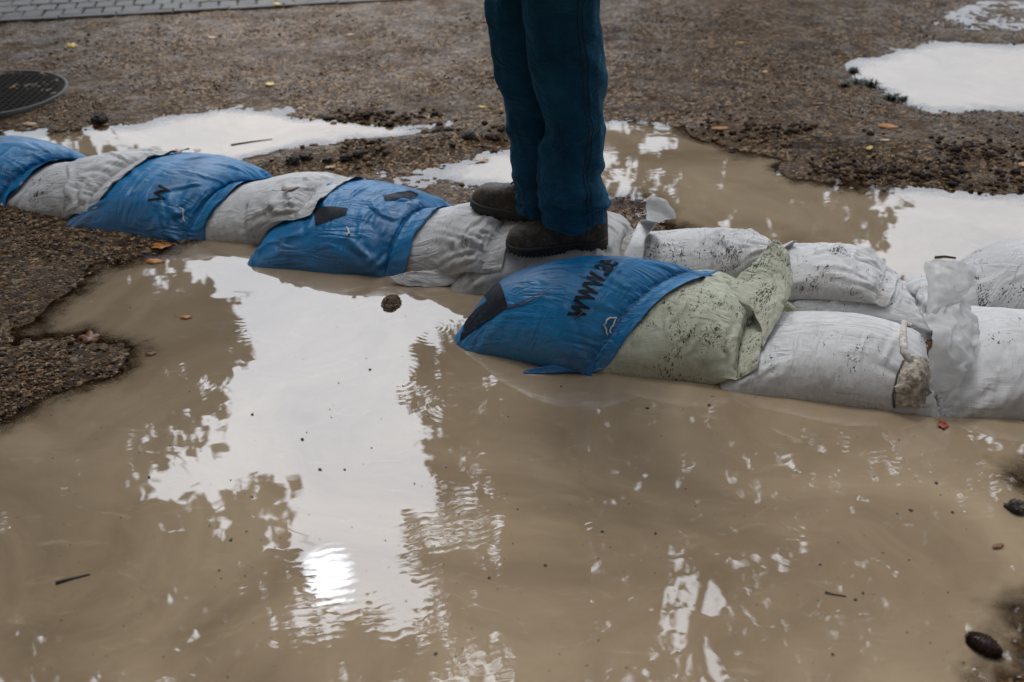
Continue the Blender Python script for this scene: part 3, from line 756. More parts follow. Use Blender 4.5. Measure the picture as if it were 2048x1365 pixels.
# name: P00 front-left, P10 front-right (mouth), P11 back-right (mouth), P01 back-left; laid right to left
def shingle(F_, B_, Lf, Lb, ang, kf=.03, kb=.12):
    """front and back ends of the mouth, front and back length, direction; kf / kb: cloth taken up by the bulge"""
    F_ = np.array(F_); B_ = np.array(B_); n = (B_ - F_) / np.linalg.norm(B_ - F_)
    F_ = F_ - n * kf; B_ = B_ + n * kb
    d = np.array((math.cos(R(ang)), math.sin(R(ang))))
    return (F_ - d * Lf, F_ + d * .05, B_ + d * .03, B_ - d * Lb)
BAGS = [
 ('A11', shingle(Gz(2160, 665), Gz(2290, 510, .12), .45, .45, -8, kb=.08), .84, .05),
 ('A10', shingle(Gz(1925, 665), Gz(1935, 550, .06), .46, .44, -8, kb=.07), .62, .04),
 ('A9',  shingle(Gz(1745, 650), Gz(1775, 538, .08), .33, .34, -8, kb=.05), .64, .04),
 ('A8',  shingle(Gz(1550, 618), Gz(1590, 500, .10), .50, .54, -8, kb=.08), .84, .04),
 ('A7',  shingle(Gz(1230, 600), Gz(1300, 455, .10), .38, .48, -12, kb=.08), .88, .04),
 ('A6',  shingle(Gz(1005, 560), Gz(1080, 440, .12), .38, .46, -16, kb=.08), .80, .06),
 ('A5',  shingle(Gz(770, 552), Gz(938, 405, .10), .34, .46, -15, kb=.06), .76, .07),
 ('A4',  shingle(Gz(630, 500), Gz(722, 388, .10), .40, .46, -15, kb=.05), .76, .06),
 ('A3',  shingle(Gz(360, 478), Gz(568, 346, .10), .34, .48, -16, kb=.06), .76, .07),
 ('A2',  shingle(Gz(215, 440), Gz(345, 338, .10), .38, .48, -15, kb=.05), .72, .06),
 ('A1',  shingle(Gz(-30, 425), Gz(195, 308, .10), .34, .48, -13, kb=.05), .74, .06),
 ('B5',  shingle(Gz(2230, 768), Gz(2230, 600, .12), .49, .49, -6, kb=.11), .84, .05),
 ('B3',  shingle(Gz(1878, 782), Gz(1888, 612, .12), .43, .42, -8, kb=.08), .84, .03),
 ('B2',  shingle(Gz(1492, 748), Gz(1592, 520, .16), .37, .43, -10, kf=.02, kb=.02), .88, .06),
 ('B1',  shingle(Gz(1222, 718), Gz(1410, 550, .18), .315, .46, -14, kb=.07), 1.0, .06),
]
bag = {}
for key, quad, fill, flap in BAGS:
    bag[key] = sim_bag(*quad, fill=fill, flap=flap, seed=len(bag) + 3)
ZS = 1.36                                            # sand stands a little stiffer than a fluid
for b_ in bag.values(): b_['X'][:, 2] = (b_['X'][:, 2] + .03) * ZS - .03
SUPPORT[:] = (SUPPORT + .03) * ZS - .03
for n_, (k_, b_) in enumerate(bag.items()):
    refine(b_, 100 + n_ * 7, folds={'B1': 20, 'B3': 24, 'B2': 30}.get(k_, 34), amp={'B1': .6, 'B3': .85}.get(k_, 1.1))
# ------------------------------------------------------------------ sandbag objects
GA, GB = 'sandbags laid end over end in the long back row', 'sandbags laid in the front row'
GREEN = dict(base=(.44, .45, .35), dark=(.35, .36, .27))
GREY = dict(base=(.50, .49, .475), dark=(.42, .41, .40))
BAG_INFO = {
 'A1': (BLUE, 'dark blue sandbag with muddy top at the far left end of the back row', .75, .35),
 'A2': (WHITE, 'white sandbag with a toothed hem, lying between the two leftmost blue sandbags', .55, .15),
 'A3': (BLUE, 'blue sandbag with a black W printed on its muddy front', .45, .75),
 'A4': (WHITE, 'white sandbag with a brown dead leaf lying on its top', .55, .2),
 'A5': (BLUE, 'blue sandbag with a black printed wedge, left of the sandbag under the boots', .35, .45),
 'A6': (WHITE, 'white wrinkled sandbag with a loose thread, under the far boot toe', .6, .2),
 'A7': (GREY, 'grey-white sandbag on which the near boot stands', .4, .3),
 'A8': (WHITE, 'needle-speckled white sandbag wrapped with a white strip, behind the green one', .85, .35),
 'A9': (WHITE, 'white crumpled sandbag in the back row, just right of the green sandbag tip', .85, .4),
 'A10': (WHITE, 'low white sandbag in the back row behind the upright clear plastic flap', .6, .3),
 'A11': (WHITE, 'high dirty white sandbag at the right end of the back row', .85, .4),
 'B5': (WHITE, 'white sandbag at the right edge of the front row, in the water', .55, .3),
 'B3': (WHITE, 'large white sandbag with a tied muddy neck and clear plastic liner', .5, .2),
 'B2': (GREEN, 'pale green dirty sandbag with its hem standing up to a point', 1.0, .6),
 'B1': (BLUE, 'bright blue sandbag printed with www.ae at the left end of the front row', .15, .35),
}
BO = {}
for key in bag:
    cl, label, dirt, smear = BAG_INFO[key]
    b_ = bag[key]; blue = cl is BLUE
    m = bag_mat('sack_cloth', **cl, dirt=dirt, smear=smear, seed=len(BO) + 1, splash=.22 if blue else .4, L=b_['L'], rough=.32 if blue else .58, spec=.5 if blue else .25, dirt_col=(.022, .018, .014) if not blue else (.03, .028, .024))
    BO[key] = bag_object(b_, label, m, GA if key[0] == 'A' else GB, 1)

def print_mat():
    m, nt, bs = new_mat('black_print'); q = NB(nt)
    P = q.n('ShaderNodeNewGeometry').outputs['Position']
    f = q.mapr(q.noise(P, 70, 5, .8), .56, .66)
    q.l(q.mix(q.math('MULTIPLY', f, .75), (.012, .013, .016), (.006, .10, .25)), bs.inputs['Base Color'])
    bs.inputs['Roughness'].default_value = .5; bs.inputs['Specular IOR Level'].default_value = .12
    q.l(q.bump(q.noise(P, 300, 2), .3, .001), bs.inputs['Normal'])
    return m
M_PRINT = print_mat()
M_THREAD = plain('white_thread', (.62, .60, .57), .7)
M_STRIP = plain('white_strip', (.55, .55, .55), .5, noise_sc=40, var=.15, bump=.4)
M_DIRTYROPE = plain('muddy_cloth_roll', (.30, .26, .21), .75, noise_sc=60, var=.75, bump=.8)
def thin_mat(name, col, tr, rough=.3):
    m, nt, bs = new_mat(name); q = NB(nt)
    out = nt.nodes['Material Output']
    t1 = q.n('ShaderNodeBsdfTranslucent', {'Color': (*col, 1)}); t2 = q.n('ShaderNodeBsdfTransparent')
    bs.inputs['Base Color'].default_value = (*col, 1); bs.inputs['Roughness'].default_value = rough
    P = q.n('ShaderNodeTexCoord').outputs['Object']
    q.l(q.bump(q.noise(P, 45, 4, .6, .8), .5, .006), bs.inputs['Normal'])
    a = q.n('ShaderNodeMixShader', {0: .45, 1: bs.outputs[0], 2: t1.outputs[0]}); b = q.n('ShaderNodeMixShader', {0: tr, 1: a.outputs[0], 2: t2.outputs[0]})
    q.l(b.outputs[0], out.inputs['Surface']); return m
M_FILM = thin_mat('clear_plastic_film', (.75, .75, .75), .5, .2)
M_FILM2 = thin_mat('milky_plastic_film', (.68, .68, .68), .30)

# printing
b1 = bag['B1']
st = lambda k, pts: [bag_st(bag[k], *p) for p in pts]
decal(b1, BO['B1'], [st('B1', [(997, 568), (1016, 616), (985, 637), (950, 660), (921, 684), (935, 645), (955, 617), (974, 603), (967, 590)])], 'printed_panel', M_PRINT)
s_, t_ = bag_st(b1, 1166, 640)
lettering(b1, BO['B1'], 'www.ae', s_, t_, .085, .60, M_PRINT, slant=-.12)
s_, t_ = bag_st(bag['A3'], 325, 408)
lettering(bag['A3'], BO['A3'], 'W', s_, t_, .075, .75, M_PRINT)
decal(bag['A5'], BO['A5'], [st('A5', [(627, 418), (631, 454), (660, 442), (692, 430), (696, 418), (660, 414)])], 'printed_panel', M_PRINT)
decal(bag['A5'], BO['A5'], [st('A5', [(765, 392), (770, 402), (830, 398), (838, 388)])], 'printed_panel', M_PRINT)

# loose threads, ears and tails of cloth
def thread(key, pts, r=.0014, name='thread', mat=M_THREAD, lift=.004, wob=.003, seed=0):
    rng = random.Random(seed); b = bag[key]; P = []
    for k in range(len(pts) - 1):
        for t in (0, .33, .66):
            x = pts[k][0] * (1 - t) + pts[k + 1][0] * t; y = pts[k][1] * (1 - t) + pts[k + 1][1] * t
            p, n = bag_px(b, x, y, lift); P.append(p + np.array([rng.uniform(-wob, wob) for _ in range(3)]) - b['base'])
    p, n = bag_px(b, *pts[-1], lift); P.append(p - b['base'])
    mb = MB(); mb.add(*tube(P, r, 6)); return mb.build(name, mat, BO[key])
thread('B1', [(1214, 672), (1208, 650), (1212, 636), (1232, 634), (1222, 652), (1220, 668)], .0022, seed=1)
thread('A6', [(931, 475), (926, 490), (932, 500), (925, 514)], .0022, seed=2)
thread('A5', [(694, 456), (700, 466), (694, 474)], .003, seed=3)
thread('A3', [(360, 414), (366, 425), (364, 436), (369, 446)], .002, seed=4)
thread('A1', [(50, 372), (62, 378), (52, 384)], .0015, seed=5)

def sheet(name, ctrl, mat, parent, base, nu=24, nv=16, rough=.004, sc=22, seed=0, thick=.0012):
    """crumpled sheet through a grid of control points (rows of world points)"""
    A = np.array(ctrl, float); r, c = A.shape[:2]
    def interp(M, n):
        k = M.shape[0]; t = np.linspace(0, k - 1, n); i = np.clip(t.astype(int), 0, k - 2); f = (t - i)[(...,) + (None,) * (M.ndim - 1)]
        p0 = M[np.clip(i - 1, 0, k - 1)]; p1 = M[i]; p2 = M[i + 1]; p3 = M[np.clip(i + 2, 0, k - 1)]
        return .5 * (2 * p1 + (p2 - p0) * f + (2 * p0 - 5 * p1 + 4 * p2 - p3) * f ** 2 + (3 * p1 - p0 - 3 * p2 + p3) * f ** 3)
    M = interp(A, nu); M = interp(M.transpose(1, 0, 2), nv).transpose(1, 0, 2)
    P = M.reshape(-1, 3)
    D = np.stack([fbm(P, sc, 3, seed + k) for k in range(3)], 1)
    D2 = np.abs(np.stack([fbm(P, sc * 1.7, 2, seed + 10 + k) for k in range(3)], 1))
    D3 = np.abs(np.stack([fbm(P, sc * 3.1, 2, seed + 20 + k) for k in range(3)], 1))
    P = P + D * rough + D2 * rough - D3 * rough * .3 - np.array(base)
    I = np.arange(nu * nv).reshape(nu, nv)
    F = np.stack([I[:-1, :-1], I[1:, :-1], I[1:, 1:], I[:-1, 1:]], -1).reshape(-1, 4)
    me = mesh_np(name, P, F); uvl = me.uv_layers.new(name='UVMap')
    ex = np.linalg.norm(A[-1, 0] - A[0, 0]); ey = np.linalg.norm(A[0, -1] - A[0, 0]) + .02
    gi, gj = np.meshgrid(np.linspace(0, ex, nu) + seed * .13, np.linspace(0, ey, nv), indexing='ij'); U = np.stack([gi.ravel(), gj.ravel()], 1)
    li = np.zeros(len(me.loops), np.int32); me.loops.foreach_get('vertex_index', li); uvl.data.foreach_set('uv', U[li].astype(np.float32).ravel())
    o = link(name, me, mat, parent)
    so = o.modifiers.new('thick', 'SOLIDIFY'); so.thickness = thick; so.offset = 0
    return o
def W3(px, py, z): g = G(px, py, z); return np.array((g[0], g[1], z))
# blue tail of the front blue sack hanging in the water
sheet('cloth_tail', [[W3(1048, 742, .006), W3(1046, 748, .0)], [W3(1110, 730, .022), W3(1105, 748, .004)], [W3(1165, 712, .045), W3(1160, 746, .006)], [W3(1192, 704, .06), W3(1182, 757, -.004)]],
      BO['B1'].data.materials[0] if False else plain('blue_cloth', (.004, .09, .24), .45, noise_sc=50, var=.3, bump=.5), BO['B1'], b1['base'], 22, 8, .003, 30, 1)
# strip wrapped over the speckled sack, with a flared film end
b8 = bag['A8']; off8 = b8['base']
def on(k, px, py, o=.006):
    p, n = bag_px(bag[k], px, py, o); return p
def onl(px, py, o): return on('A8', px, py, o)
sheet('wrapped_strip', [[onl(1238, 545, .010), onl(1268, 548, .010)], [onl(1252, 515, .022), onl(1284, 520, .022)], [onl(1266, 490, .028), onl(1298, 495, .028)], [onl(1280, 465, .032), onl(1306, 470, .032)], [W3(1294, 440, .225), W3(1316, 446, .225)]],
      M_STRIP, BO['A8'], off8, 26, 8, .0025, 40, 5, .002)
sheet('film_end', [[W3(1294, 442, .225), W3(1306, 445, .223), W3(1318, 446, .22)], [W3(1292, 418, .245), W3(1316, 428, .23), W3(1340, 440, .215)], [W3(1294, 400, .265), W3(1322, 408, .255), W3(1350, 438, .22)], [W3(1303, 393, .27), W3(1328, 400, .262), W3(1352, 430, .23)]],
      M_FILM2, BO['A8'], off8, 36, 30, .004, 30, 9, .0006)
sheet('wrapped_strip', [[onl(1212, 538, .006), onl(1232, 543, .006)], [onl(1228, 512, .008), onl(1248, 517, .008)], [onl(1246, 484, .008), onl(1264, 490, .008)], [onl(1268, 458, .01), onl(1284, 463, .01)]],
      plain('dirty_strip', (.30, .28, .25), .7, noise_sc=70, var=.6, bump=.6), BO['A8'], off8, 26, 8, .004, 50, 6, .003)
# neck of the large white sack: rolled hem, knot of muddy cloth, upright liner
b3 = bag['B3']; o3 = b3['base']
mb = MB()
mb.add(*tube([on('B3', 1846, 606, .004) - o3, on('B3', 1826, 620, .005) - o3, on('B3', 1808, 645, .006) - o3, on('B3', 1802, 675, .006) - o3, on('B3', 1806, 705, .006) - o3, on('B3', 1818, 730, .008) - o3], [.006, .007, .008, .009, .010, .009], 10))
mb.build('rolled_hem', plain('hem_cloth', (.45, .42, .38), .7, noise_sc=55, var=.5, bump=.8), BO['B3'])
def n3(px, py, o): return on('B3', px, py, o)
sheet('muddy_knot', [[n3(1806, 722, .006), n3(1830, 718, .012), n3(1856, 730, .004)], [n3(1794, 750, .006), n3(1826, 748, .030), n3(1862, 758, .004)], [n3(1788, 785, .006), n3(1824, 780, .026), n3(1862, 790, .004)], [n3(1788, 815, .004), n3(1822, 812, .010), n3(1850, 815, .003)]],
      M_DIRTYROPE, BO['B3'], o3, 30, 26, .006, 55, 12, .003)
mb = MB(); mb.add(*tube([n3(1806, 724, .008) - o3, n3(1792, 755, .008) - o3, n3(1785, 790, .007) - o3, n3(1786, 822, .005) - o3], .0025, 6)); mb.build('tie_cord', plain('dark_cord', (.05, .04, .035), .7), BO['B3'])
sheet('plastic_liner', [[W3(1852, 610, .20), W3(1850, 560, .25), W3(1850, 528, .275)], [W3(1858, 630, .20), W3(1880, 575, .255), W3(1882, 521, .295)], [W3(1878, 622, .205), W3(1915, 580, .24), W3(1922, 522, .285)], [W3(1900, 612, .20), W3(1938, 580, .22), W3(1952, 540, .25)]],
      M_FILM, BO['B3'], o3, 50, 50, .010, 13, 15, .0006)
sheet('plastic_liner', [[W3(1848, 640, .195), W3(1856, 700, .16), W3(1862, 760, .09), W3(1858, 800, .045)], [W3(1870, 620, .205), W3(1895, 690, .17), W3(1902, 745, .11), W3(1888, 790, .05)], [W3(1900, 612, .20), W3(1930, 680, .165), W3(1925, 740, .12), W3(1912, 762, .08)], [W3(1930, 605, .19), W3(1960, 670, .15), W3(1948, 715, .13), W3(1930, 742, .10)]],
      M_FILM2, BO['B3'], o3, 60, 50, .017, 13, 18, .0006)
# the hem of the green sack stands up to a point
sheet('standing_hem', [[W3(1425, 585, .13), W3(1490, 545, .165), W3(1546, 478, .235)], [W3(1490, 610, .13), W3(1535, 560, .17), W3(1572, 500, .225)], [W3(1520, 650, .12), W3(1552, 600, .155), W3(1584, 560, .18)], [W3(1525, 700, .09), W3(1550, 650, .12), W3(1572, 610, .14)]],
      BO['B2'].data.materials[0], BO['B2'], bag['B2']['base'], 44, 44, .006, 26, 41, .002)
# front lip of the white sack beside the boots
b6 = bag['A6']
sheet('loose_hem', [[W3(778, 555, .02), W3(800, 570, .006), W3(850, 576, .0)], [W3(810, 548, .03), W3(838, 562, .016), W3(890, 572, .004)], [W3(870, 540, .04), W3(900, 550, .03), W3(945, 558, .02)], [W3(930, 522, .07), W3(960, 530, .06), W3(1000, 538, .045)], [W3(985, 490, .10), W3(1010, 502, .09), W3(1030, 510, .07)]],
      BO['A6'].data.materials[0], BO['A6'], b6['base'], 40, 14, .006, 25, 22)
# ------------------------------------------------------------------ the person standing on the sandbags
def PXZ(px, py, y):
    """x and height of a point of the figure standing in the plane y"""
    v = (682.5 - py) / FPX; z = CAM_H + y * (-math.sin(PITCH) + v * math.cos(PITCH)) / (math.cos(PITCH) + v * math.sin(PITCH))
    dep = y * math.cos(PITCH) - (z - CAM_H) * math.sin(PITCH)
    return (px - 1024) / FPX * dep, z
def sup(x, y): return float(samp(blur(SUPPORT, 3), np.array([x]), np.array([y]))[0])

def boot(heel, toe, side, zh, zt):
    """work boot: heel and toe in plan, height of the sole at heel and toe"""
    h = np.array(heel); t = np.array(toe); f = (t - h) / np.linalg.norm(t - h)
    F3 = np.array((f[0], f[1], (zt - zh) / np.linalg.norm(t - h))); F3 /= np.linalg.norm(F3)
    L3 = np.cross((0, 0, 1), F3); L3 /= np.linalg.norm(L3); U3 = np.cross(F3, L3)
    S = [0, .008, .025, .06, .10, .14, .18, .21, .24, .265, .285, .297, .302]
    Wd = [.012, .026, .035, .037, .036, .039, .047, .051, .052, .048, .037, .020, .006]
    Ht = [.10, .135, .150, .155, .145, .118, .094, .085, .080, .074, .060, .040, .026]
    n = 20
    def prof(s, A): return float(np.interp(s, S, A))
    def W(s, l, u): return F3 * s + L3 * l + U3 * u
    root = empty('boot', (0, 0, 0)); mbu = MB(); V = []; ss = np.concatenate([np.linspace(0, .27, 30), [.278, .286, .292, .297, .300, .302]])
    for s in ss:
        w, ht = prof(s, Wd), prof(s, Ht)
        for k in range(n + 1):
            a = math.pi * k / n
            e = .72 if s > .15 else .5
            cr = .0022 * math.sin(s * 260) * (1 if .13 < s < .20 else 0) * math.sin(a)
            l = w * math.copysign(abs(math.cos(a)) ** e, math.cos(a)) * (1 - .12 * math.sin(a)) + (.006 * side if s > .12 else 0) * s / .3
            V.append(W(s, l, .022 + (ht - .022) * math.sin(a) ** .8 + cr))
    m = n + 1; F = [(i * m + k, i * m + k + 1, (i + 1) * m + k + 1, (i + 1) * m + k) for i in range(len(ss) - 1) for k in range(n)]
    mbu.add(V, F); mbu.add(V[:m], [tuple(range(m))])
    o = mbu.build('upper', M_LEATHER, root)
    # sole with welt and lugs
    mbs = MB(); prof_o = [(s, prof(s, Wd) + .004) for s in ss]; N = len(prof_o)
    def ring(u, g):
        out = [W(s, w + g + .006 * side * s / .3, u(s)) for s, w in prof_o] + [W(s, -w - g + .006 * side * s / .3, u(s)) for s, w in prof_o[::-1]]
        return out
    toeup = lambda s: .012 * max(0, (s - .22) / .08) ** 2
    rings = [ring(lambda s: toeup(s) + (.004 if .085 < s < .125 else 0), -.004), ring(lambda s: toeup(s) + .004 + (.004 if .085 < s < .125 else 0), 0), ring(lambda s: .020, .0015), ring(lambda s: .027, .001), ring(lambda s: .029, -.004)]
    V = [p for r_ in rings for p in r_]; M = 2 * N; F = []
    for i in range(len(rings) - 1):
        for k in range(M): F.append((i * M + k, i * M + (k + 1) % M, (i + 1) * M + (k + 1) % M, (i + 1) * M + k))
    for i in (0, len(rings) - 1): F += [(i * M + k, i * M + k + 1, i * M + M - 2 - k, i * M + M - 1 - k) for k in range(N - 1)]
    mbs.add(V, F)
    for k in range(26):
        s = .01 + k * .0112
        if .085 < s < .125: continue
        for sd in (1, -1):
            w = prof(s, Wd) + .0045; l = w * sd + .006 * side * s / .3
            c = [W(s - .0035, l - .006 * sd, toeup(s) - .003), W(s + .0035, l - .006 * sd, toeup(s) - .003), W(s + .0035, l, toeup(s) - .003), W(s - .0035, l, toeup(s) - .003)]
            c += [p + U3 * .016 for p in c]
            mbs.add(c, [(0, 1, 2, 3), (4, 7, 6, 5), (0, 4, 5, 1), (1, 5, 6, 2), (2, 6, 7, 3), (3, 7, 4, 0)])
    mbs.build('sole', M_SOLE, root)
    # laces and tongue seam
    ml = MB()
    for k in range(4):
        s = .115 + k * .018; ht = prof(s, Ht); w = prof(s, Wd) * .45
        ml.add(*tube([W(s - .004, -w, ht - .012), W(s, -w * .4, ht + .001), W(s + .002, w * .4, ht + .001), W(s + .005, w, ht - .012)], .0022, 6))
    for a in (-1, 1):
        s = .112; ht = prof(s, Ht)
        ml.add(*tube([W(s, 0, ht + .003), W(s + .02, a * .018, ht + .006), W(s + .030, a * .030, ht - .012), W(s + .014, a * .024, ht - .012), W(s, 0, ht + .002)], .002, 6))
    ml.build('lace', M_LACE, root)
    msx = MB()
    for a in (-1, 1):
        P = []
        for tt in np.linspace(0, 1, 14):
            s = .10 + .075 * math.sin(tt * math.pi / 2); ang = math.radians(28 + 50 * tt); w, ht = prof(s, Wd), prof(s, Ht)
            l = w * math.cos(ang) ** .6 * (1 - .12 * math.sin(ang)); P.append(W(s, a * l * 1.01, .023 + (ht - .022) * math.sin(ang) ** .8))
        msx.add(*tube(P, .0011, 5))
    msx.build('stitching', plain('pale_stitching', (.22, .19, .14), .7), root)
    root.location = (h[0], h[1], zh)
    return root
def leather():
    m, nt, bs = new_mat('muddy_brown_leather'); q = NB(nt)
    P = q.n('ShaderNodeTexCoord').outputs['Object']
    f = q.noise(P, 26, 8, .78, .8)
    c = q.ramp(f, [(.38, (.006, .0045, .003)), (.48, (.024, .016, .010)), (.56, (.065, .044, .027)), (.64, (.16, .12, .08))])
    q.l(c, bs.inputs['Base Color']); q.l(q.math('MULTIPLY_ADD', f, .5, .25), bs.inputs['Roughness'])
    q.l(q.bump(q.noise(P, 60, 6, .7), .8, .006), bs.inputs['Normal'])
    return m
M_LEATHER = leather()
M_SOLE = plain('black_rubber', (.012, .011, .010), .5, noise_sc=60, var=.6, bump=.4)
M_LACE = plain('dark_laces', (.02, .017, .014), .8)
def denim():
    m, nt, bs = new_mat('blue_work_cloth'); q = NB(nt)
    P = q.n('ShaderNodeTexCoord').outputs['Object']
    f = q.noise(P, 9, 6, .65, .4)
    c = q.ramp(f, [(.3, (.002, .032, .075)), (.6, (.004, .062, .135)), (.8, (.014, .105, .20))])
    tw = q.n('ShaderNodeTexWave', {'Vector': q.mapping(P, rot=(0, .8, 0)), 'Scale': 160.}).outputs['Fac']
    q.l(q.mix(q.math('MULTIPLY', tw, .12), c, (.008, .05, .09)), bs.inputs['Base Color']); bs.inputs['Roughness'].default_value = .85
    bs.inputs['Specular IOR Level'].default_value = .2; bs.inputs['Sheen Weight'].default_value = .25; bs.inputs['Sheen Tint'].default_value = (.2, .6, .8, 1)
    n1 = q.bump(q.noise(q.mapping(P, scale=(1, 1, 1.8)), 13, 5, .62, 1.0), .9, .022)
    q.l(q.bump(q.noise(P, 300, 3), .25, .001, n1), bs.inputs['Normal'])
    return m
M_CLOTH = denim()

def leg_profile(rows, y, half_y, ymove=0):
    """rows: (photo row, left edge, right edge) -> list of (z, cx, rx, cy, ry) from hem up"""
    out = []
    for py, xl, xr in rows:
        x0, z = PXZ(xl, py, y); x1, _ = PXZ(xr, py, y)
        out.append((z, (x0 + x1) / 2, (x1 - x0) / 2, y, half_y))
    return out
near_rows = [(437, 1088, 1211), (425, 1086, 1213), (405, 1078, 1214), (380, 1078, 1212), (350, 1079, 1203), (320, 1077, 1200), (290, 1080, 1206), (265, 1092, 1208), (235, 1086, 1208), (200, 1074, 1208), (150, 1062, 1207), (100, 1052, 1203), (60, 1048, 1200), (0, 1045, 1196)]
far_rows = [(415, 1034, 1120), (390, 1034, 1128), (360, 1030, 1130), (330, 1026, 1135), (290, 1024, 1138), (240, 1018, 1140), (190, 1006, 1140), (140, 994, 1140), (90, 983, 1140), (40, 975, 1138), (0, 970, 1135)]
def leg_tube(rows, y, ry, hip, seed, fold):
    pr = sorted(leg_profile(rows, y, ry)); zs = [p[0] for p in pr]
    pr += [(.98, hip[0], .105, hip[1], .10), (1.10, hip[0] + .01, .125, hip[1] + (.01 if hip[1] < 2.64 else -.01), .11), (1.17, hip[0] + .01, .12, 2.64 + (hip[1] - 2.64) * .8, .10)]
    zs = np.array([p[0] for p in pr]); A = np.array([p[1:] for p in pr])
    Z = np.linspace(zs[0], zs[-1], 150); n = 72; V = []
    I = np.stack([np.interp(Z, zs, A[:, k]) for k in range(4)], 1)
    for k in range(4): I[:, k] = np.convolve(np.pad(I[:, k], 3, mode='edge'), np.ones(7) / 7, 'valid')
    th = np.linspace(0, 2 * math.pi, n, endpoint=False)
    TT, ZZ = np.meshgrid(th, Z); cx, rx, cy, ry_ = [I[:, k][:, None] for k in range(4)]
    e = .88
    ux = np.sign(np.cos(TT)) * np.abs(np.cos(TT)) ** e; uy = np.sign(np.sin(TT)) * np.abs(np.sin(TT)) ** e
    Pq = np.stack([np.cos(TT).ravel() * .1, np.sin(TT).ravel() * .1, ZZ.ravel() * 1.0], 1)
    d = .006 * fbm(Pq * np.array((1, 1, 2.2)), 9, 3, seed)
    Pv = np.stack([np.cos(TT).ravel() * .1, np.sin(TT).ravel() * .1, ZZ.ravel() * .28], 1)
    d += .0075 * (1 - 2.2 * np.abs(fbm(Pv, 17, 2, seed + 30))) * .6
    Pd = np.stack([TT.ravel() * .1 + ZZ.ravel() * .5, ZZ.ravel() * .35 - TT.ravel() * .02], 1)
    d += .0045 * (1 - 2.4 * np.abs(fbm(Pd, 16, 2, seed + 33))) * .7
    hem = np.exp(-((ZZ.ravel() - zs[0]) / .16) ** 2); knee = np.exp(-((ZZ.ravel() - .62) / .13) ** 2)
    tt = TT.ravel()
    for (amp, zc, sl, wdt, th0, thw, wgt) in fold:
        amp = amp * 1.0
        zl = zc + sl * (((tt - th0 + math.pi) % (2 * math.pi)) - math.pi)
        ang = np.exp(-((((tt - th0 + math.pi) % (2 * math.pi)) - math.pi) / thw) ** 2)
        u = (ZZ.ravel() - zl) / wdt
        d += amp * ang * (np.exp(-u ** 2) - .55 * np.exp(-((u + 1.7) / 1.1) ** 2))
    d += hem * .0028 * np.sin(ZZ.ravel() * 150 + 3 * np.sin(tt * 2 + seed)) * (1 + .6 * fbm(Pq, 12, 2, seed + 3))
    d = d.reshape(TT.shape)
    X = cx + ux * (rx + d); Y = cy + uy * (ry_ + d)
    # hem lifts and dips
    Zm = ZZ + (np.exp(-((ZZ - zs[0]) / .05) ** 2)) * (.012 * np.sin(TT * 2 + seed) + .006 * np.sin(TT * 5))
    V = np.stack([X, Y, Zm], -1).reshape(-1, 3); m = len(Z)
    k = np.arange(m * n).reshape(m, n); k2 = np.roll(k, -1, 1)
    F = np.stack([k[:-1], k2[:-1], k2[1:], k[1:]], -1).reshape(-1, 4)
    # turned-in hem
    inn = V[:n].copy(); c0 = inn.mean(0); inn[:, :2] = c0[:2] + (inn[:, :2] - c0[:2]) * .93
    inn2 = inn.copy(); inn2[:, 2] += .05
    V = np.concatenate([V, inn, inn2]); b = m * n; kk = np.arange(n); k3 = np.roll(kk, -1)
    F = np.concatenate([F, np.stack([kk, kk + b, k3 + b, k3], 1), np.stack([kk + b, kk + b + n, k3 + b + n, k3 + b], 1)])
    return V, F, (Z, I, V[:m * n].reshape(m, n, 3))
# feet
_SB = blur(SUPPORT, 4)
def GS(px, py, up=0.):
    """where the line of sight to a photograph place meets the top of the sacks"""
    z = .15
    for _ in range(25):
        g = G(px, py, z + up); z = .6 * z + .4 * float(samp(_SB, g[:1], g[1:])[0])
    return g, z
nh, _ = GS(1205, 482); nt_, _ = GS(1020, 503)
nh = nt_ + (nh - nt_) / np.linalg.norm(nh - nt_) * .29
f1, ft = G(1075, 434, .175), G(954, 400, .188)
fh = ft + (f1 - ft) / np.linalg.norm(f1 - ft) * .29
NY, FY = (nh * .8 + nt_ * .2)[1] - .0, (fh * .75 + ft * .25)[1]
zfix = lambda p: float(samp(_SB, np.array([p[0]]), np.array([p[1]]))[0])
znh, znt = zfix(nh + (nt_ - nh) * .15), zfix(nh + (nt_ - nh) * .8)
zfh, zft = zfix(fh + (ft - fh) * .15), zfix(fh + (ft - fh) * .8)
print('soles', NY, FY, znh, znt, zfh, zft, nh, nt_, fh, ft)
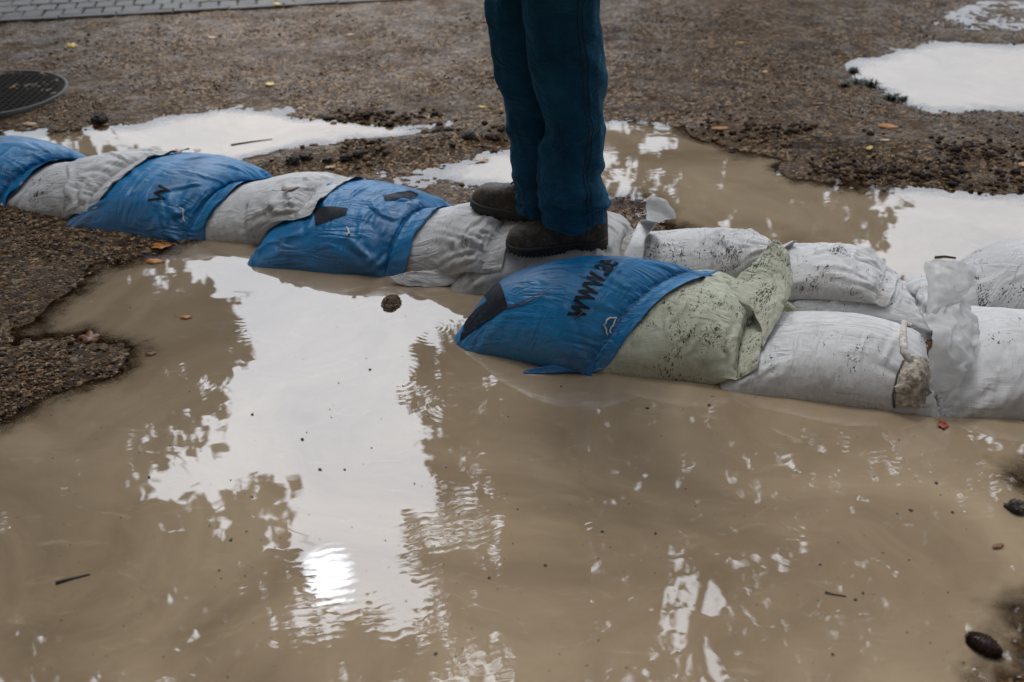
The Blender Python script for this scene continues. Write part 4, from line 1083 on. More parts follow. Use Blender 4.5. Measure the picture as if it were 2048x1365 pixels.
def skin_body(nI, fI):
    """pelvis-rooted skeleton -> one continuous skin"""
    hipz = 1.12
    V = []; E = []; Rr = []
    def add(p, r, par=None):
        V.append(p); Rr.append(r if hasattr(r, '__len__') else (r, r))
        if par is not None: E.append((par, len(V) - 1))
        return len(V) - 1
    pel = add((.13, 2.64, hipz), (.11, .13)); ab = add((.12, 2.64, 1.28), (.10, .13), pel); ch = add((.12, 2.64, 1.46), (.11, .15), ab)
    nk0 = add((.12, 2.64, 1.60), .065, ch); nk = add((.105, 2.64, 1.67), .052, nk0); hd0 = add((.09, 2.64, 1.73), .062, nk); hd1 = add((.095, 2.64, 1.80), .086, hd0); hd2 = add((.10, 2.64, 1.87), .080, hd1); add((.10, 2.64, 1.92), .045, hd2)
    add((.025, 2.64, 1.775), .022, hd0)
    for sd, heel, toe, LI in ((-1, nh, nt_, nI), (1, fh, ft, fI)):
        cz = lambda z: (float(np.interp(z, LI[0], LI[1][:, 0])), float(np.interp(z, LI[0], LI[1][:, 2])), z)
        hp = add(cz(1.02), .06, pel)
        an = heel + (toe - heel) * .22
        kx = (.13 + an[0]) / 2 - .03; ky = (2.64 + sd * .085 + an[1]) / 2
        kn = add(cz(.66), .036, add(cz(.85), .045, hp)); add(cz(.48), .036, kn); a_ = add(cz(.33), .034, len(V) - 1)
        add((an[0], an[1], .27), .028, a_)
        # arm and hand
        sh = add((.12, 2.64 + sd * .17, 1.56), .058, ch); el = add((.17, 2.64 + sd * .235, 1.29), .042, sh)
        wr = add((.0, 2.64 + sd * .215, 1.14), .026, el); pm = add((-.045, 2.64 + sd * .21, 1.105), (.022, .034), wr); kn_ = add((-.075, 2.64 + sd * .205, 1.085), (.016, .036), pm)
        for k, (ln, oy) in enumerate(((.072, -.027), (.080, -.009), (.075, .009), (.060, .026))):
            b0 = add((-.085, 2.64 + sd * (.205 + oy * .9), 1.078), .0095, kn_)
            b1_ = add((-.085 - ln * .42, 2.64 + sd * (.205 + oy), 1.055), .0088, b0)
            b2_ = add((-.085 - ln * .60, 2.64 + sd * (.205 + oy), 1.028), .0082, b1_)
            add((-.085 - ln * .58, 2.64 + sd * (.205 + oy), 1.004), .0072, b2_)
        t0 = add((-.045, 2.64 + sd * .175, 1.098), .012, pm); t1 = add((-.075, 2.64 + sd * .158, 1.080), .010, t0); add((-.098, 2.64 + sd * .156, 1.062), .0085, t1)
    me = bpy.data.meshes.new('person'); me.from_pydata(V, E, []); o = bpy.data.objects.new('person', me); C.objects.link(o)
    sk = o.modifiers.new('skin', 'SKIN'); sk.use_smooth_shade = True
    for i, sv in enumerate(me.skin_vertices[0].data): sv.radius = Rr[i]; sv.use_root = (i == 0)
    ss_ = o.modifiers.new('sub', 'SUBSURF'); ss_.levels = 2
    bpy.context.view_layer.update()
    me2 = bpy.data.meshes.new_from_object(o.evaluated_get(bpy.context.evaluated_depsgraph_get()))
    o.modifiers.clear(); o.data = me2
    # face: brow, nose, eye sockets, mouth, chin (looking towards -X)
    co = np.zeros(len(me2.vertices) * 3); me2.vertices.foreach_get('co', co); co = co.reshape(-1, 3)
    f = (co[:, 2] > 1.69) & (co[:, 0] < .09)
    y = co[:, 1] - 2.64; z = co[:, 2]
    def bumpf(yc, zc, sy, sz, amp): co[f, 0] -= amp * np.exp(-((y[f] - yc) / sy) ** 2 - ((z[f] - zc) / sz) ** 2)
    bumpf(0, 1.792, .011, .020, .022); bumpf(0, 1.745, .03, .008, .006); bumpf(0, 1.715, .03, .014, .010)
    for s_ in (-1, 1): bumpf(s_ * .03, 1.815, .014, .011, -.010); bumpf(s_ * .03, 1.836, .022, .008, .006); 
    me2.vertices.foreach_set('co', co.ravel()); me2.materials.append(plain('skin', (.45, .28, .21), .5))
    return o
def build_person():
    # trousers: two legs and the seat, one mesh
    nV, nF, nI = leg_tube(near_rows, NY, .092, (.125, 2.555), 3, [(.010, .46, .05, .022, math.pi * 1.15, .8, 1), (.011, .40, -.04, .022, -.35, .8, 1), (.012, .33, .03, .02, math.pi * 1.5, 1.0, 1), (.010, .60, -.06, .03, .0, .9, 1), (.010, .27, -.02, .016, -.2, 1.1, 1), (.008, .53, .05, .02, -1.0, .8, 1), (.009, .68, -.08, .03, -.6, .9, 1)])
    fV, fF, fI = leg_tube(far_rows, FY, .088, (.115, 2.72), 8, [(.009, .45, .05, .022, math.pi, .8, 1), (.010, .62, -.05, .03, math.pi, .9, 1), (.009, .33, .04, .02, math.pi * 1.2, .9, 1)])
    body = skin_body(nI, fI)
    tag(body, 'person in blue work trousers and muddy brown boots standing on the sandbags', 'person')
    V = np.concatenate([nV, fV]); F = np.concatenate([nF, fF + len(nV)])
    # seat and waist
    k0 = len(V); n = 48; rows = [(1.04, .125, .125, .155), (1.10, .13, .135, .175), (1.17, .13, .13, .175), (1.22, .125, .125, .165)]
    R_ = []
    for z, cx, rx, ry in rows:
        for k in range(n):
            a = 2 * math.pi * k / n; R_.append((cx + rx * math.cos(a), 2.64 + ry * math.sin(a), z))
    Fq = [(k0 + i * n + k, k0 + i * n + (k + 1) % n, k0 + (i + 1) * n + (k + 1) % n, k0 + (i + 1) * n + k) for i in range(3) for k in range(n)]
    V = np.concatenate([V, np.array(R_)]); F = np.concatenate([F, np.array(Fq)])
    tro = link('trousers', mesh_np('trousers', V, F), M_CLOTH, body)
    # outer seam with twin needle stitching on the near leg
    Gq = nI[2]; mb = MB(); n_ = Gq.shape[1]
    for off in (-.07, .07):
        th = -math.pi / 2 + .42 + off; f_ = (th % (2 * math.pi)) / (2 * math.pi) * n_; k_ = int(f_); w_ = f_ - k_; P = []
        c_ = Gq.mean(1)
        for r_ in range(1, Gq.shape[0]):
            p = Gq[r_, k_] * (1 - w_) + Gq[r_, (k_ + 1) % n_] * w_; d_ = p - c_[r_]; d_[2] = 0; P.append(p + d_ / np.linalg.norm(d_) * .0008)
        mb.add(*tube(P, .0017, 5))
    mb.build('side_seam', plain('seam_thread', (.003, .016, .032), .8), tro)
    # jacket
    mj = MB(); n = 56; zs = np.linspace(1.02, 1.60, 34); Vj = []
    for z in zs:
        t = (z - 1.02) / .58; rx = .150 + .02 * math.sin(t * 3.0) - .05 * max(0, t - .85) / .15; ry = .195 + .03 * math.sin(t * 2.6) - .10 * (max(0, t - .85) / .15) ** 1.5
        for k in range(n):
            a = 2 * math.pi * k / n; w = 1 + .03 * math.sin(5 * a + z * 22) + .02 * math.sin(z * 60 + 2 * a)
            Vj.append((.12 + rx * w * math.cos(a), 2.64 + ry * w * math.sin(a), z))
    m = len(zs); Fj = [(i * n + k, i * n + (k + 1) % n, (i + 1) * n + (k + 1) % n, (i + 1) * n + k) for i in range(m - 1) for k in range(n)]
    mj.add(Vj, Fj)
    for sd in (-1, 1):
        P = [(.12, 2.64 + sd * .13, 1.57), (.125, 2.64 + sd * .19, 1.52), (.16, 2.64 + sd * .235, 1.38), (.17, 2.64 + sd * .245, 1.28), (.10, 2.64 + sd * .235, 1.21), (.015, 2.64 + sd * .215, 1.145)]
        mj.add(*tube(P, [.075, .078, .066, .062, .055, .045], 18, cap=False))
    mj.add(*tube([(.12, 2.64, 1.58), (.11, 2.64, 1.64), (.105, 2.64, 1.67)], [.105, .08, .072], 22, cap=False))
    m_j, nt, bs = new_mat('jacket_cloth'); q = NB(nt)
    P = q.n('ShaderNodeNewGeometry').outputs['Position']; z = q.n('ShaderNodeSeparateXYZ', {'Vector': P}).outputs[2]; x = q.n('ShaderNodeSeparateXYZ', {'Vector': P}).outputs[0]
    band = q.math('MULTIPLY', q.math('GREATER_THAN', z, 1.40), q.math('GREATER_THAN', x, .17))
    q.l(q.mix(band, (.03, .035, .04), (.35, .42, .05)), bs.inputs['Base Color']); bs.inputs['Roughness'].default_value = .8
    q.l(q.bump(q.noise(P, 14, 4), .5, .01), bs.inputs['Normal'])
    mj.build('jacket', m_j, body)
    # hair cap
    mh = MB(); Vh = []; n = 32; m = 12
    for i in range(m + 1):
        el = math.pi / 2 * i / m
        for k in range(n):
            a = 2 * math.pi * k / n; back = max(0, math.cos(a)); r0 = 1.0
            zz = 1.835 - .055 * back * (1 - i / m) + .105 * math.sin(el) * (1 + .0 * back)
            Vh.append((.105 + .098 * math.cos(a) * math.cos(el) ** .6 * r0, 2.64 + .088 * math.sin(a) * math.cos(el) ** .6, zz))
    mh.add(Vh, [(i * n + k, i * n + (k + 1) % n, (i + 1) * n + (k + 1) % n, (i + 1) * n + k) for i in range(m) for k in range(n)])
    mh.build('hair', plain('dark_hair', (.03, .02, .014), .7, noise_sc=80, var=.5, bump=.6), body)
    b1_ = boot(nh, nt_, -1, znh - .012, znt - .012); b1_.parent = body
    b2_ = boot(fh, ft, 1, zfh - .006, zft - .004); b2_.parent = body
    return body
build_person()
# ------------------------------------------------------------------ trees beyond the picture's top, mirrored in the puddles; others added for shade
M_BARK = plain('bark', (.055, .042, .032), .85, noise_sc=9, var=.4, bump=.6)
def leaf_mat(name, a, b, c):
    m, nt, bs = new_mat(name); q = NB(nt)
    col = q.ramp(q.n('ShaderNodeNewGeometry').outputs['Random Per Island'], [(0, a), (.6, b), (1, c)])
    q.l(col, bs.inputs['Base Color']); bs.inputs['Roughness'].default_value = .55
    return m
M_LEAF_G = leaf_mat('autumn_leaves_green', (.025, .04, .012), (.05, .065, .018), (.12, .10, .025))
M_LEAF_B = leaf_mat('autumn_leaves_brown', (.035, .035, .014), (.07, .055, .02), (.14, .085, .025))
def MP(az, el, d):
    """a point at azimuth, elevation and horizontal distance as seen from the water's mirror of the viewer"""
    return np.array((math.sin(R(az)) * d, math.cos(R(az)) * d, d * math.tan(R(el)) - CAM_H))
def tree(label, base, height, blobs, mat, seed, leaf=.11, lean=(0, 0)):
    rng = np.random.default_rng(seed)
    root = empty('tree', (base[0], base[1], 0)); tag(root, label, 'tree', 'trees mirrored in the puddles')
    b = np.array((base[0], base[1], 0.)); mb = MB()
    top = b + np.array((lean[0], lean[1], height))
    tr = [b + (top - b) * t + np.array((math.sin(t * 7 + seed) * .12, math.cos(t * 5 + seed) * .12, 0)) * t for t in np.linspace(0, 1, 9)]
    tr[0] = b + np.array((0, 0, -.2))
    mb.add(*tube([p - b for p in tr], [.24 * (1 - .8 * t) + (.08 if t == 0 else 0) for t in np.linspace(0, 1, 9)], 12))
    tips = []
    for (c, r, n) in blobs:
        c = np.array(c)
        zt = max(1.2, min(height * .95, c[2] - np.linalg.norm(c[:2] - b[:2]) * .55)); t = zt / height
        s = b + (top - b) * t
        m1 = s + (c - s) * .5 + np.array((0, 0, .15 * np.linalg.norm(c - s) * .5)) + rng.normal(0, .12, 3)
        pts = [s, s + (m1 - s) * .5 + rng.normal(0, .05, 3), m1, m1 + (c - m1) * .5 + rng.normal(0, .08, 3), c]
        mb.add(*tube([p - b for p in pts], [.07 * (1 - .8 * k / 4) + .006 for k in range(5)], 7))
        for k in range(5):
            e = c + rng.normal(0, 1, 3) * r * .62
            mb.add(*tube([m1 + (c - m1) * .6 - b, (c + e) / 2 + rng.normal(0, .05, 3) - b, e - b], [.018, .011, .003], 5)); tips.append((e, r))
    mb.build('trunk', M_BARK, root)
    # leaves: folded four-corner blades in sprays
    LV = []; ctrs = []
    for (c, r, n) in blobs:
        c = np.array(c); ns = max(6, n // 9)
        sp = rng.normal(0, 1, (ns, 3)); sp /= np.linalg.norm(sp, axis=1)[:, None]
        sp = c + sp * (r * rng.uniform(.15, 1.0, (ns, 1)) ** .6)
        k = rng.integers(0, ns, n)
        ctrs.append(sp[k] + rng.normal(0, r * .13, (n, 3)))
    Cn = np.concatenate(ctrs); n = len(Cn)
    u = rng.normal(0, 1, (n, 3)); u[:, 2] -= .5; u /= np.linalg.norm(u, axis=1)[:, None]
    w = rng.normal(0, 1, (n, 3)); v = np.cross(u, w); v /= np.linalg.norm(v, axis=1)[:, None]; nn = np.cross(u, v)
    s = (leaf * rng.uniform(.6, 1.25, n))[:, None]
    pts = [-u * s * .55, v * s * .42 + nn * s * .12, u * s * .2 + v * s * .35, u * s * .65, u * s * .2 - v * s * .35, -v * s * .42 + nn * s * .12]
    VV = np.stack([Cn + p - b for p in pts], 1).reshape(-1, 3)
    base_i = np.arange(n)[:, None] * 6
    FF = np.concatenate([base_i + np.array([[0, 1, 2, 3]]), base_i + np.array([[0, 3, 4, 5]])])
    link('crown', mesh_np('crown', VV, FF, False), mat, root)
    return root
def grid(azs, els, d, r, n, jit=1., seed=0, skip=()):
    rg = random.Random(seed); out = []
    for a in azs:
        for e in els:
            aa = a + rg.uniform(-jit, jit); ee = e + rg.uniform(-jit, jit) * .7
            if any(abs(aa - s[0]) < s[2] and abs(ee - s[1]) < s[3] for s in skip): continue
            out.append((MP(aa, ee, d * rg.uniform(.92, 1.1)), r * rg.uniform(.8, 1.2), int(n * rg.uniform(.7, 1.3))))
    return out
# left tree: trunk left of the picture, crown high over the near puddle
tl = grid((-46, -40, -34, -29, -25), (24, 29, 34, 39, 44, 49, 54), 8.0, .78, 520, 1.0, 1, skip=((-24.5, 37, 2.6, 3.4),))
tl += grid((-22,), (29, 32), 8.0, .42, 120, .8, 2) + grid((-21,), (44.5, 49), 8.0, .62, 420, .6, 3) + [(MP(-25, 34, 8.0), .4, 170), (MP(-24.5, 41.5, 8.0), .42, 200), (MP(-27.5, 37.5, 8.2), .45, 210)]
tl += [(MP(-18.5, 31, 8.2), .30, 90), (MP(-21.5, 34.5, 7.8), .22, 60), (MP(-19.5, 32.5, 8), .2, 50), (MP(-19, 41.5, 8), .42, 180), (MP(-18, 45, 8), .3, 110)]
tl += [(MP(-19, 50.5, 7.4), .5, 240), (MP(-15, 50.4, 7.2), .5, 220), (MP(-11.5, 50.2, 7), .5, 220), (MP(-8, 50.0, 7), .45, 200), (MP(-17, 54, 7), .6, 240), (MP(-12, 54.5, 7), .6, 240), (MP(-17.5, 48.6, 7.5), .25, 60)]
tree('tall tree with a broad green crown, mirrored in the left of the near puddle', MP(-33, 20, 8.6)[:2], 8.6, tl, M_LEAF_G, 5, .15)
# middle tree behind the person
tm = grid((-2, 2, 6, 10), (35.5, 39, 43, 47, 51, 55), 9.0, .76, 460, 1.0, 7, skip=((-2, 43.5, 2, 1.2),))
tm += [(MP(-4.8, 36, 9), .40, 150), (MP(-6.4, 34, 9), .20, 50), (MP(-4.6, 38.5, 9), .38, 150), (MP(-3.2, 41, 9), .4, 150), (MP(-4.4, 44.5, 9), .42, 130), (MP(-7.6, 43.5, 8.8), .20, 50), (MP(-7.4, 45.3, 8.8), .20, 50), (MP(-3.6, 47, 9), .45, 180), (MP(-3.8, 49, 9), .3, 90), (MP(-4, 34, 9), .4, 120), (MP(1, 32.5, 9), .5, 170)]
tm += grid((9, 13), (23, 27, 31), 9.6, .62, 210, 1.0, 9) + grid((7, ), (21, 24), 9.6, .4, 60, .8, 10)
tree('tree with a dense drooping crown behind the person, mirrored in both puddles', MP(11.5, 20, 9.6)[:2], 9.8, tm, M_LEAF_B, 8, .13)
# right tree
tr_ = grid((14, 18, 22, 26, 30), (34, 38, 42, 46, 50, 54), 10.5, .95, 560, 1.2, 12, skip=((14, 51, 3.6, 2.4), (18, 38.5, 2.8, 1.6), (17, 44.5, 4.2, 1.3)))
tr_ += grid((14, 17.5, 20.5), (21, 24, 28), 10.5, .7, 260, 1.0, 13)
tr_ += grid((33, 37, 41), (38, 43, 48, 53), 8.5, .85, 420, 1.2, 17)
tree('tree with a high wide crown, mirrored in the right of the puddles', MP(15, 20, 10.6)[:2], 10.5, tr_, M_LEAF_G, 21, .155)
# side trees that shade the corners
tree('broad leafy tree standing left of the sandbag wall', (-6.2, 4.6), 8.0, [((-6.2 + random.Random(i).uniform(-2.2, 2.6), 4.0 + random.Random(i + 50).uniform(-2.4, 2.4), 3.4 + random.Random(i + 90).uniform(0, 4.6)), .95, 300) for i in range(26)], M_LEAF_G, 31, .13)
tree('leafy tree standing right of the puddle', (5.4, 3.2), 9.0, [((5.2 + random.Random(i + 7).uniform(-2.3, 2.0), 3.0 + random.Random(i + 57).uniform(-2.4, 2.4), 4.2 + random.Random(i + 97).uniform(0, 4.6)), .95, 280) for i in range(22)], M_LEAF_B, 33, .13)
def crown_of(cx, cy, rx, ry, z0, z1, n, r, k, seed):
    rg = random.Random(seed); out = []
    for i in range(n):
        a = rg.uniform(0, 6.283); q_ = rg.random() ** .5
        out.append(((cx + rx * q_ * math.cos(a), cy + ry * q_ * math.sin(a), rg.uniform(z0, z1)), r * rg.uniform(.8, 1.2), int(k * rg.uniform(.8, 1.2))))
    return out
tree('unseen low leafy tree added to shade the left end of the near puddle', (-4.6, .8), 6.5, crown_of(-2.7, .7, 2.3, 2.4, 2.7, 5.6, 60, .8, 620, 71), M_LEAF_G, 41, .12)  # unseen crown added to darken the lower left
tree('unseen leafy tree on the right, added to shade the near corner', (4.2, -.6), 7.5, crown_of(2.9, .1, 1.6, 2.2, 2.7, 6.0, 40, .85, 520, 72), M_LEAF_B, 42, .12)  # unseen crown added to darken the lower right
tree('unseen tall tree behind the viewer, added to shade the sandbag fronts', (-.6, -5.2), 9.5, crown_of(-.4, -5.0, 3.6, 1.6, 1.8, 9.0, 46, 1.05, 420, 73), M_LEAF_G, 43, .14)  # added out of view to block sky light from the bag fronts
# ------------------------------------------------------------------ fallen leaves, twigs, clods and other small things
def leaf_m(name, a, b):
    m, nt, bs = new_mat(name); q = NB(nt); P = q.n('ShaderNodeTexCoord').outputs['Object']
    q.l(q.ramp(q.noise(P, 70, 4, .6), [(.35, a), (.65, b)]), bs.inputs['Base Color']); bs.inputs['Roughness'].default_value = .35
    q.l(q.bump(q.noise(P, 160, 3), .4, .002), bs.inputs['Normal']); return m
LM = {'yellow': leaf_m('yellow_leaf', (.42, .27, .02), (.60, .44, .05)), 'orange': leaf_m('orange_leaf', (.30, .11, .02), (.50, .21, .04)),
      'brown': leaf_m('brown_leaf', (.10, .035, .018), (.22, .085, .04)), 'tan': leaf_m('tan_leaf', (.34, .20, .10), (.50, .33, .18)), 'red': leaf_m('red_leaf', (.16, .02, .01), (.32, .05, .02))}
M_STEM = plain('leaf_stem', (.10, .06, .03), .6)
def fallen_leaf(p, col, size, rot, label, shape='oval', tilt=0., n=None, seed=0):
    rng = random.Random(seed); V = [(0, 0, 0)]; k = 20
    for i in range(k):
        a = 2 * math.pi * i / k
        r = (.5 * (1 - .38 * abs(math.sin(a)) ** 1.0)) if shape == 'oval' else (.5 * (.62 + .38 * abs(math.cos(2.5 * a))))
        r *= rng.uniform(.92, 1.06)
        x, y = r * math.cos(a), r * math.sin(a) * (.62 if shape == 'oval' else .9)
        V.append((x, y, .10 * abs(y) + .12 * x * x + rng.uniform(-.02, .03)))
    F = [(0, i + 1, (i + 1) % k + 1) for i in range(k)]
    V = [(a * size, b * size, c * size) for a, b, c in V]
    root = link('fallen_leaf', mesh_np('fallen_leaf', np.array(V), F), LM[col], loc=tuple(p))
    so = root.modifiers.new('thick', 'SOLIDIFY'); so.thickness = .0007
    root.rotation_euler = (tilt, tilt * .4, rot)
    tag(root, label, 'leaf', 'fallen autumn leaves')
    if size > .035:
        mb = MB(); mb.add(*tube([(-.48 * size, 0, .02 * size), (-.7 * size, .04 * size, .04 * size), (-.9 * size, .12 * size, .09 * size)], size * .014, 5)); mb.build('stem', M_STEM, root)
    return root
def gpt(px, py, up=.003):
    x, y = G(px, py, .01); h = max(0., float(terrain(np.array([(x, y)]))[0])); x, y = G(px, py, h); h = max(0., float(terrain(np.array([(x, y)]))[0]))
    return (x, y, h + up)
LEAVES = [
 (145, 95, 'yellow', .055, .3, 'yellow leaf on the gravel below the paving, far left', 'lobed'), (540, 170, 'yellow', .05, 1.1, 'yellow-orange leaf lying in the middle of the far gravel', 'lobed'),
 (425, 77, 'tan', .05, .2, 'dull tan leaf near the paving edge on the far gravel', 'oval'), (555, 10, 'yellow', .05, 0, 'small yellow leaf on the paving', 'oval'),
 (1482, 87, 'yellow', .04, .5, 'small yellow leaf on the gravel right of the legs', 'oval'), (1440, 258, 'orange', .07, .1, 'orange leaf at the far shore of the puddle behind the wall', 'oval'),
 (1775, 255, 'orange', .085, .05, 'wide pale orange leaf between the two right puddles', 'oval'), (1740, 293, 'yellow', .055, .9, 'bright yellow curled leaf between the right puddles', 'oval'),
 (1768, 285, 'tan', .05, .3, 'small tan leaf right beside the bright yellow leaf', 'oval'), (2046, 331, 'orange', .07, .6, 'deep orange leaf at the right edge of the picture', 'oval'),
 (1530, 145, 'tan', .05, 1., 'tan leaf on the dark gravel below the top puddle', 'oval'), (1635, 210, 'brown', .05, .3, 'dark brown leaf on the gravel left of the right puddle', 'oval'),
 (310, 526, 'orange', .06, .1, 'orange leaf floating just below the left sandbags', 'oval'), (322, 495, 'orange', .07, 2.6, 'orange-brown leaf on the wet gravel edge below the left sandbags', 'lobed'),
 (372, 637, 'orange', .038, .1, 'small amber leaf floating in the left of the near puddle', 'oval'), (180, 678, 'brown', .055, .7, 'dark brown leaf stuck at the tip of the gravel spit', 'lobed'),
 (302, 710, 'brown', .032, .4, 'small reddish leaf bit floating off the gravel spit', 'oval'), (1885, 853, 'red', .032, .8, 'small red leaf floating before the right sandbags', 'lobed'),
 (60, 252, 'tan', .06, .2, 'pale tan leaf beside the manhole cover', 'oval'), (963, 323, 'tan', .06, .2, 'thin tan leaf in the puddle left of the legs', 'oval'),
 (355, 306, 'brown', .045, .8, 'little brown leaf in the left back puddle', 'lobed'), (965, 215, 'yellow', .04, .2, 'pale yellow leaf on the gravel left of the legs', 'oval'),
 (700, 70, 'tan', .04, .4, 'tan leaf below the paving near the picture top', 'oval'), (395, 312 - 10, 'tan', .03, .4, 'tan leaf crumb near the far end of the blue sandbag', 'oval'),
 (660, 333, 'tan', .045, .6, 'pinkish tan leaf on the mud behind the blue sandbag', 'oval'), (1995, 1095, 'brown', .030, .3, 'small brown leaf floating near the right shore', 'oval'),
]
for i, (px, py, col, sz, rot, lab, sh) in enumerate(LEAVES):
    p = gpt(px, py, .003 + sz * .03)
    if py < 40 and px < 900: p = (*G(px, py, .04), .045)
    fallen_leaf(p, col, sz, rot, lab, sh, .12 if i % 3 else .25, seed=i)
p, n = bag_px(bag['A4'], 580, 381, .004)
fallen_leaf(p, 'brown', .062, .4, 'brown dead leaf lying on the white sandbag', 'oval', -.1, seed=77)

M_TWIG = plain('wet_twig', (.035, .024, .017), .6, noise_sc=60, var=.4)
M_NEEDLE = plain('red_brown_needle', (.14, .055, .035), .6)
def twig(pts, r, label, mat=M_TWIG, cat='twig', name='twig'):
    mb = MB(); b = np.array(pts[0]); mb.add(*tube([np.array(p) - b for p in pts], [r * (1 - .6 * k / (len(pts) - 1)) for k in range(len(pts))], 6))
    o = mb.build(name, mat, None, loc=tuple(b)); tag(o, label, cat, 'twigs and needles'); return o
def gtw(pl, up=.003): return [gpt(x, y, up) for x, y in pl]
twig(gtw([(462, 291), (500, 285), (545, 279)], .002), .0028, 'dark twig lying in the left back puddle')
twig(gtw([(485, 318), (530, 312), (575, 306)], .002), .0025, 'thin brown twig at the near shore of the left back puddle')
twig(gtw([(1870, 516), (1890, 514), (1912, 517)], .002), .004, 'short dark twig floating in the puddle behind the wall')
twig(gtw([(1650, 1186), (1668, 1190), (1692, 1194)], .001), .003, 'short dark twig floating in the lower right of the near puddle')
twig(gtw([(112, 1168), (145, 1158), (180, 1150)], .001), .005, 'dark twig in the lower left of the near puddle')
twig([bag_px(b1, 1015, 617, .003)[0], bag_px(b1, 1060, 605, .006)[0], bag_px(b1, 1100, 586, .006)[0]], .0018, 'reddish pine needle on the blue sandbag beside its black panel', M_NEEDLE, 'needle', 'pine_needle')
twig([bag_px(b1, 1030, 612, .004)[0], bag_px(b1, 1065, 598, .007)[0], bag_px(b1, 1095, 580, .006)[0]], .0013, 'thin second needle crossing the first one on the blue sandbag', M_NEEDLE, 'needle', 'pine_needle')
twig([bag_px(b1, 1148, 638, .003)[0], bag_px(b1, 1165, 626, .006)[0], bag_px(b1, 1196, 620, .005)[0]], .0016, 'reddish needle on the blue sandbag just under its letters', M_NEEDLE, 'needle', 'pine_needle')

M_CLOD = plain('dark_soil', (.030, .023, .018), .6, noise_sc=70, var=.6, bump=.9)
M_REDCLOD = plain('red_brown_soil', (.07, .03, .022), .6, noise_sc=70, var=.6, bump=.9)
def clod(p, size, label, mat=M_CLOD, seed=0, name='soil_clod', sq=.7, cat='clod', group='soil clods'):
    bm = bmesh.new(); bmesh.ops.create_icosphere(bm, subdivisions=4, radius=1)
    co = np.array([v.co for v in bm.verts]); d = 1 + .5 * fbm(co, 1.5, 3, seed + 3) + .45 * fbm(co, 4.5, 3, seed, .7)
    co = co * d[:, None] * np.array((size, size * .8, size * sq))
    for v, c in zip(bm.verts, co): v.co = c
    me = bpy.data.meshes.new(name); bm.to_mesh(me); bm.free(); me.polygons.foreach_set('use_smooth', np.full(len(me.polygons), True))
    o = link(name, me, mat, loc=(p[0], p[1], p[2] + size * sq * .35)); tag(o, label, cat, group); return o
CL = [(200, 243, .035, 'dark clod at the far left end of the left back puddle', 0), (585, 318, .024, 'dark clod at the right tip of the left blue sandbag', 0), (612, 312, .022, 'dark round clod second along the mud bank', 0),
      (655, 316, .017, 'small clod in the middle of the mud bank', 0), (692, 308, .022, 'dark clod on the mud bank left of its middle', 0), (715, 302, .018, 'small dark clod at the crest of the mud bank', 0),
      (850, 268, .017, 'mossy clod at the right end of the left back puddle', 0), (882, 262, .018, 'clod on the bank between the two back puddles', 0), (940, 272, .024, 'brown clod on the gravel left of the legs', 0),
      (988, 271, .028, 'reddish clod next to the trouser leg', 1), (1318, 102, .010, 'tiny dark stone on the gravel right of the legs', 0), (2030, 1018, .022, 'black clod in the water near the right shore', 0),
      (905, 285, .014, 'crumb of soil below the brown clod left of the legs', 0), (770, 300, .014, 'crumb of soil on the mud bank', 0)]
for i, (px, py, sz, lab, r) in enumerate(CL): clod(gpt(px, py, 0), sz, lab, M_REDCLOD if r else M_CLOD, i * 3 + 1)
# heap of gravel showing above the near puddle
def gravel_heap(px, py, rx, ry, h):
    c = np.array((*G(px, py), 0.)); rng = random.Random(5); mb = MB()
    root = empty('gravel_heap', tuple(c)); tag(root, 'little mound of gravel standing out of the near puddle', 'gravel heap')
    V = []; n = 24
    for i in range(6):
        for k in range(n):
            a = 2 * math.pi * k / n; r = 1 - i / 6
            V.append((rx * r * math.cos(a), ry * r * math.sin(a), h * (1 - r ** 2) - .006 * (i == 0)))
    mb.add(V, [(i * n + k, i * n + (k + 1) % n, (i + 1) * n + (k + 1) % n, (i + 1) * n + k) for i in range(5) for k in range(n)] + [tuple(5 * n + k for k in range(n))])
    mb.build('mound', M_GROUND, root)
    ms = MB()
    for k in range(420):
        a = rng.uniform(0, 6.28); r = rng.random() ** .5 * 1.1; s = rng.uniform(.002, .0045)
        x, y = rx * r * math.cos(a), ry * r * math.sin(a); z = h * max(0, 1 - r * r)
        q_ = [(s, 0, 0), (-s, 0, 0), (0, s, 0), (0, -s, 0), (0, 0, s * .8), (0, 0, -s * .8)]
        ro = rng.uniform(0, 3.1); ms.add([(x + a_ * math.cos(ro) - b_ * math.sin(ro), y + a_ * math.sin(ro) + b_ * math.cos(ro), z + c_) for a_, b_, c_ in q_], [(0, 2, 4), (2, 1, 4), (1, 3, 4), (3, 0, 4), (2, 0, 5), (1, 2, 5), (3, 1, 5), (0, 3, 5)])
    o = ms.build('stones', bpy.data.materials['gravel_stones'], root); o['kind'] = 'stuff'
gravel_heap(783, 607, .026, .048, .016)
